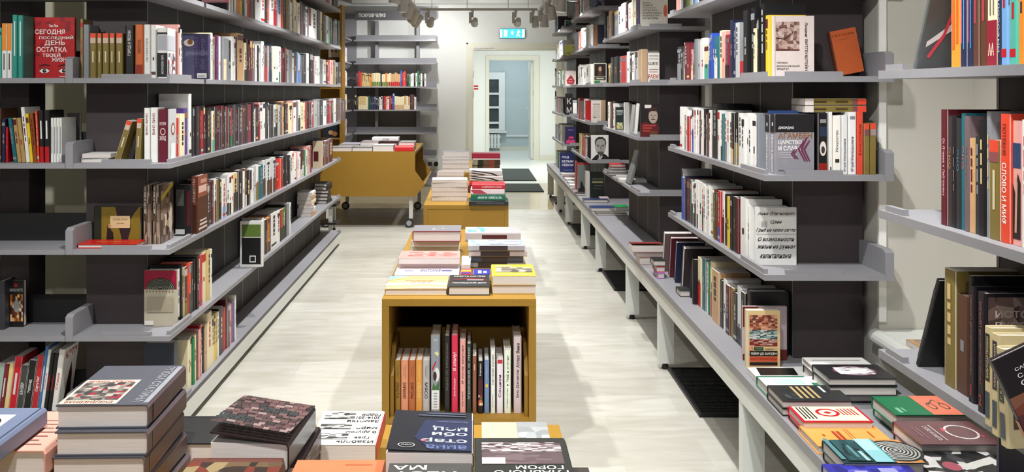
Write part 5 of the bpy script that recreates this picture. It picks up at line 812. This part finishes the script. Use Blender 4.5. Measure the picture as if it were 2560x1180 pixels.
pile(FC, 1105, 1173, 430, .2, [(.035, '#6a88b4', -2, 2, ()), (.045, '#8a8c90', 0, 0, ()), (.04, '#77797c', 0, 0, ()), (.03, '#b0aeb0', 0, 0, ()), (.05, '#86888c', 3, 0, ())], 'grey softcover, %s from below in the pile on the last ochre box', 'grey softcovers on the last box', BZ, -90, False)
ph = [('r','S',.02,.98,.02+.2*i,.2+.2*i,c) for i, c in enumerate(('#3a2a20', '#7a3424', '#5a4434', '#1c2418', '#8a8a78'))]
pile(FC, 1181, 1250, 427, .2, [(.055, '#5a3a2c', 0, 0, ph), (.055, '#5a3a2c', 0, 0, ph), (.014, 'w', 0, 0, ()), (.05, '#8a1c30', -2, 0, [('r','S',.02,.98,.0,1,'#98203a')])], 'photo-strip hardback, %s from below in the pile on the last ochre box', 'photo-strip pile on the last box', BZ, 0)
# ---- cart top
zc = .785; cb = 'books on top of the magazine cart'
for (x0, x1, y, c, th, nm, dd) in ((800, 878, 367.6, '#8c8a90', .045, 'grey mauve album at the near edge', ()), (880, 931, 367.6, '#5c5e60', .045, 'dark grey album at the near edge', [('r','F',.1,.9,.2,.8,'#8a8c90')]), (932, 984, 362.7, '#b8bcbc', .065, 'pale grey album at the near edge', ()), (986, 1034, 366.4, '#c4202a', .05, 'bright red hardback at the near edge', ())):
    flat(FC, x0, x1, y, nm+' of the ochre cart top', c, th, .24, zb=zc, rot=0 if c == '#c4202a' else -90, deco=dd)
for (x0, x1, y, c, th, nm) in ((848, 898, 360.3, '#9a98a4', .06, 'lilac grey softcover'), (900, 946, 354.4, '#8c8088', .085, 'mauve softcover'), (949, 992, 357.9, '#4a1c24', .07, 'dark maroon hardback'), (996, 1036, 355.5, '#84868a', .08, 'grey softcover')):
    flat(FC, x0, x1, y, nm+' in the second row of the ochre cart top', c, th, .35, zb=zc, rot=-90)
flat(FC, 930, 996, 343.6, 'white hardback with small black lettering lying highest on the cart', '#dcdcdc', .04, .2, zb=zc+.0856, rot=0, deco=[('t','S','WZ 37',.2,.8,.35,.6,'#3a3a3a',90)])
# ---------------------------------------------------------------- big books close to the camera
ft = BZ
col = '#4b4d57'
cv = [('r','F',.02,.08,.04,.96,'#8d8f96'), ('t','F','ЭПОХА СТАЛИНА',.095,.20,.05,.95,'#8d8f96',90), ('r','F',.36,.99,.40,.985,'#c9bfae'), ('m','F',.39,.96,.46,.90,['#3a3638', '#6a6460', '#8a827a', '#8a2434', '#a8a094', '#55504e', '#4a4442', '#7d7670'],9,101), ('t','F','ЕЖЕДНЕВНАЯ',.42,.94,.905,.965,'#7a2a24'), ('t','F','ПРАВДА ЖИЗНИ',.42,.94,.415,.455,'#a83a30'), ('r','S',.12,.88,.5,.9,'#5c474e'), ('t','S','ЭПОХА',.2,.45,.6,.88,'#8a2434',90)]
for i in range(5):
    j = RN.uniform(-.006, .006)
    flat(FC, 136, 366, 1012, '%s big grey encyclopedia in the tall stack at the table corner' % ('topmost' if i == 4 else ordn(i+1)+' from below'), col, .0452, .245, zb=ft+.0453*i, rot=90, W=.172, deco=cv if i == 4 else cv[-2:], spine='#62545a', dth=RN.uniform(-.03, .03), group='stack of grey encyclopedias') if i == 4 else book('%s big grey encyclopedia in the tall stack at the table corner' % (ordn(i+1)+' from below'), .0445, .245, .172, col, -.694+j, 1.83+j, ft+.0453*i, 90+RN.uniform(-2, 2), True, cv[-2:], '#62545a', flat=True, group='stack of grey encyclopedias')
bk = ['#1c1416', '#382528', '#4e3538', '#5c4140', '#2a2022', '#664a4a', '#3e2e2e', '#8a7472']
book('lower copy of the brick-pattern hardback', .05, .20, .150, '#2c2023', -.395, 1.80, ft+.07, 88, True, [('m','S',.1,.9,.02,.98,bk,8,104)], flat=True)
book('dark hardback lying under the brick-pattern pair', .069, .21, .16, '#1e1a1c', -.40, 1.81, ft, 90, True, (), flat=True)
bd = []
RB = random.Random(5)
for j in range(16):
    a = -RB.random()*.1
    while a < 1:
        w = RB.uniform(.07, .13); a0, a1 = max(0, a+.004), min(1, a+w-.004)
        if a1-a0 > .01: bd.append(('r','F',a0,a1,j/16+.004,(j+1)/16-.004,RB.choice(['#23282a', '#2c3032']) if (j in (5, 6) and .1 < a < .55) or (j in (11, 12, 13) and a > .55) else RB.choice(bk)))
        a += w
book('upper brick-pattern hardback with its glossy cover lifting', .052, .20, .150, '#241a1d', -.405, 1.775, ft+.1205, 86, True, bd, '#2c2023', flat=True, open_=.018, rough=.22)
wt = [('t','F',b,a0,a1,y0,y1,'#1c1c1c') for b, a0, a1, y0, y1 in (('Изабель',.06,.62,.88,.96), ('Грав',.14,.36,.76,.84), ('В другом',.06,.52,.60,.68), ('мире',.06,.38,.48,.56), ('Заметки',.06,.56,.29,.37), ('2014–2017',.06,.5,.18,.26), ('годов',.06,.36,.08,.16))]
wp = [('m','F',.46,.94,y0,y1,['#3a3a38', '#6a6a68', '#9a9a98', '#c4c4c2', '#2a2a28'],5,110+i) for i, (y0, y1) in enumerate(((.70, .85), (.42, .56), (.05, .26)))]
book('lower copy of the white art-diary paperback', .039, .20, .14, '#d8d8d6', -.38+.0, 2.005, ft, 89, False, (), '#a82a2a', flat=True)
flat(FC, 771, 940, 1112, 'upper white art-diary paperback with three black and white pictures', '#e0e0de', .040, .20, zb=ft+.0395, rot=90, W=.142, hb=False, deco=wt+wp, spine='#a82a2a')
sd_ = [('t','F','анна',.08,.55,.86,.95,'#5a6890'), ('t','F','стар',.08,.62,.70,.80,'#a8b0b4'), ('t','F','оби',.08,.50,.56,.66,'#a8b0b4'), ('t','F','нец',.08,.50,.40,.52,'#a8b0b4'), ('t','F','поляндия',.08,.45,.26,.31,'#5a6274'), ('r','F',.1,.7,.12,.15,'#4a5264'), ('r','F',.1,.6,.06,.09,'#4a5264'), ('o','F',.78,.90,.10,.055,.86,'#a8a8a8'), ('t','F','СВО',.72,.84,.885,.915,'#a8a8a8'), ('p','F',[(.55,.78),(.6,.82),(.62,.78),(.58,.75)],'#b85a68')]
book('black hardback lying beneath the navy novel cover', .10, .21, .145, '#1c1e24', -.076, 1.63, ft, 90, True, (), flat=True)
book('second paperback of the navy novel, pages under the lifted cover', .055, .20, .143, '#20243a', -.076, 1.615, ft+.1005, 90, False, (), flat=True)
flat(FC, 964, 1184.5, 1131, 'navy-black novel with large grey lower-case author name, cover bowing up', '#1b1e28', .055, .188, zb=ft+.156, rot=90, hb=False, deco=[('p','F',[(.02,.2),(.6,.25),(.7,.7),(.5,.98),(.02,.98)],'#232a4a')]+sd_, open_=.006, rough=.25)
def nearflat(xl, xr, yb, W, D, zt, th, label, c, deco=(), hb=True, rot=90, name=None, rough=.42, spine=None):
    """flat book known by its back top edge"""
    s = (yb-VY)/(EYE-zt); px, py = FC.w(((xl+xr)/2-VX)/s, F/s-D/2); book(label, th, D if rot in (90, -90) else W, W if rot in (90, -90) else D, c, px, py, zt-th-.0006, rot, hb, deco, spine, flat=True, name=name, rough=rough)
gw = ['#8a7c7e', '#b8b0b0', '#5a4a4e', '#e0dcdc', '#3a2e32', '#77686c']
nearflat(1186, 1414, 1095, .163, .22, .80, .05, 'black memoir with a group photograph and upside-down white title', '#2a2b29', [('m','F',.08,.92,.28,.52,['#5a4a4e', '#6a5a5e', '#54464a'],6,120), ('m','F',.08,.92,.10,.28,gw,11,121), ('r','F',.68,.92,.40,.52,'#c8c0bc'), ('t','F','ГОРОМ',.10,.58,.55,.62,'#c8d4d0'), ('t','F','ГЛАВНОГО',.06,.80,.64,.72,'#c8d4d0')])
book('grey-brown slab of books under the black memoir', .144, .21, .155, '#3a3632', .128, 1.53, ft, 90, True, (), flat=True, name='hardback_book')
s_ = (1056-VY)/(EYE-.66); nearflat(1206, 1364, 1055, .150, .16, .652, .047, 'beige and silver wrapped album behind the black memoir', '#c4ae98', [('r','F',0,.47,0,1,'#8d9092'), ('m','F',.0,.46,.2,.9,['#9a9ea0', '#84888a', '#a8acae'],4,123)], rot=90, rough=.15)
nearflat(744, 968, 1150, .160, .20, .757, .15, 'plain coral hardback close to the camera', '#d9714a', [('r','F',.15,.45,.10,.115,'#a85434')])
nearflat(482, 716, 1145, .166, .20, .757, .152, 'marbled red and brown hardback at the bottom picture edge', '#5a2c20', [('m','F',0,1,.1,1,['#2a1a12', '#54402a', '#8a7854', '#1e1410', '#604a30', '#6a2818'],8,125), ('r','F',0,1,.88,1,'#7a2416')])
nearflat(974, 1184, 1158, .138, .17, .806, .0514, 'graphite novel with upside-down white capitals at the bottom picture edge', '#4a4a48', [('t','F','МА',.55,.95,.05,.16,'#d8d8d4'), ('t','F','ПЕСТ',.20,.92,.20,.32,'#d8d8d4')], rough=.25)
book('graphite paperback lying under the novel with white capitals', .150, .17, .136, '#3a3a3c', -.0715, 1.423, ft, 90, False, (), flat=True)
nearflat(452, 556, 1040, .17, .165, .66, .055, 'black folder-like hardback lying between stack and brick-pattern book', '#232426', [('r','F',.10,.115,0,1,'#3e4042'), ('r','F',.3,.8,.05,.06,'#3a3c3a')])
nearflat(-72, 122, 1020, .145, .21, .80, .035, 'slate blue hardback with a printed face, top of the corner pile', '#6b7690', [('r','F',.28,.9,.18,.72,'#d8dcdc'), ('e','F',.5,.42,.16,.16,'#1e2022'), ('e','F',.5,.40,.11,.12,'#c8cccc'), ('r','F',.4,.46,.40,.43,'#1e2022'), ('r','F',.54,.6,.40,.43,'#1e2022'), ('p','F',[(.3,.55),(.7,.55),(.75,.7),(.3,.7)],'#1e2022'), ('r','F',.07,.085,0,1,'#4a5470')])
wr = [('r','F',.15+.05*(i % 3),.85-.07*(i % 2),.25+.1*i,.265+.1*i,'#8a4a48') for i in range(7)]
book('salmon hardback with brown handwriting wedged between the blue book and the stack', .05, .205, .14, '#d8a090', -.852, 1.778, .7115, 90, True, wr, flat=True)
book('white hardback under the salmon one at the picture edge', .053, .21, .135, '#c8c4cc', -.855, 1.775, ft+.0535, 90, True, (), flat=True)
book('lowest white hardback of the corner pile, resting on the table', .053, .21, .135, '#b8b4bc', -.857, 1.775, ft, 90, True, (), flat=True)
# ---------------------------------------------------------------- books on the doorway-wall shelving, side unit and ochre bookcase
def wrow(z, x0, sc, tk, where, sd, yy=None, s=SB):
    R = random.Random(sd); x = x0; n = 0
    for m in TOK.finditer(tk):
        c, wd, f, c2 = m.group(1), int(m.group(2)), m.group(3), m.group(4); xa, xb = x, x+wd/sc; x = xb
        if c == '.': continue
        n += 1; t = (xb-xa)/s-.001; h = .19+R.uniform(-.012, .012)+(.04 if '+' in f else 0)
        book('%s book, %s from the left on the %s' % (CN[c], ordn(n), where), t, h, .14, c, ((xa+xb)/2-VX)/s, YB+.03, z, 0, False, [('r','S',.1,.9,.02,.35,c2)] if c2 else spine_deco(c, None, R, t, h), parts=False, group='books on the '+where, name='paperback')
wrow(1.466, 886, 3.105, 'k12 m12 r18+ R14 C15 C15 C15 C15 o14 C14/G c14/G c14/G c14/G c14/G k10+ c14/G c14/G o14/G c14/G c14/r e15/r e15/r e15/r e15/r e15/r b12+ r12 R15+ m12 k14 g14 w12 w14 k13 w13 g12+ K14 w15 k14 w14', 'upper filled shelf of the header-sign unit', 131)
wrow(1.128, 886, 3.105, 'k15+ K12 C15/c C15/c C15/c C15/c c15/c g10 n13 n13 n13 n13 n13 k12 w14 w12 m13 r14 p13 w12 r15 m14 b14+ c15/e c15/e c15/e c15/e c15/e e15/c c15/c e14/c d18+ m16+ w14', 'lower filled shelf of the header-sign unit', 132)
def srow(z, tk, where, sd):
    R = random.Random(sd); y = 12.76; n = 0
    for m in TOK.finditer(tk):
        c, wd = m.group(1), int(m.group(2)); n += 1; t = wd/1000
        book('%s book, %s from the ochre bookcase on the %s' % (CN[c], ordn(n), where), t-.001, .2+R.uniform(-.02, .03), .15, c, sx-.02, y+t/2, z, 90, False, spine_deco(c, None, R, t, .2), parts=False, group='books on the '+where, name='paperback'); y += t
srow(1.808, 'c40 G30 w35 W45 w40 V40 w45', 'upper shelf of the sideways unit', 141); srow(1.466, 'p45 p40 R30 w40 w45 w40 W40', 'eye-level shelf of the sideways unit', 142); srow(1.128, 'w40 w45 w35 c40 w45 c40 o35', 'chest-high shelf of the sideways unit', 143); srow(.788, 'w40 c45 w40 t40 B35 w40 r40 m45', 'waist-high shelf of the sideways unit', 144)
for z, y0_, w_, c, lb, dd in ((1.79, -1.985, .15, '#b8aca0', 'pale cover with two brown creatures in the ochre bookcase', [('e','F',.35,.7,.12,.1,'#6a4a3a'), ('e','F',.7,.66,.12,.1,'#6a4a3a'), ('r','F',0,1,0,.3,'#4a3a34')]), (1.45, -1.945, .11, '#d0d4cc', 'white cover with a green square in the ochre bookcase', [('r','F',.15,.8,.55,.85,'#3a8a4a')]), (.77, -2.06, .22, '#22303e', 'dark blue cover with two round wooden shapes in the ochre bookcase', [('e','F',.5,.3,.16,.13,'#d8a070'), ('e','F',.75,.22,.18,.13,'#c08a5a'), ('e','F',.3,.75,.2,.1,'#4a6070')]), (2.13, -1.98, .14, '#8a5a4a', 'reddish cover on the top shelf of the ochre bookcase', [('r','F',.1,.9,.6,.8,'#c8b0a0')])):
    book(lb, .02, .23, w_, c, y0_, 12.47, z, -90, True, dd, parts=False)

build_books()
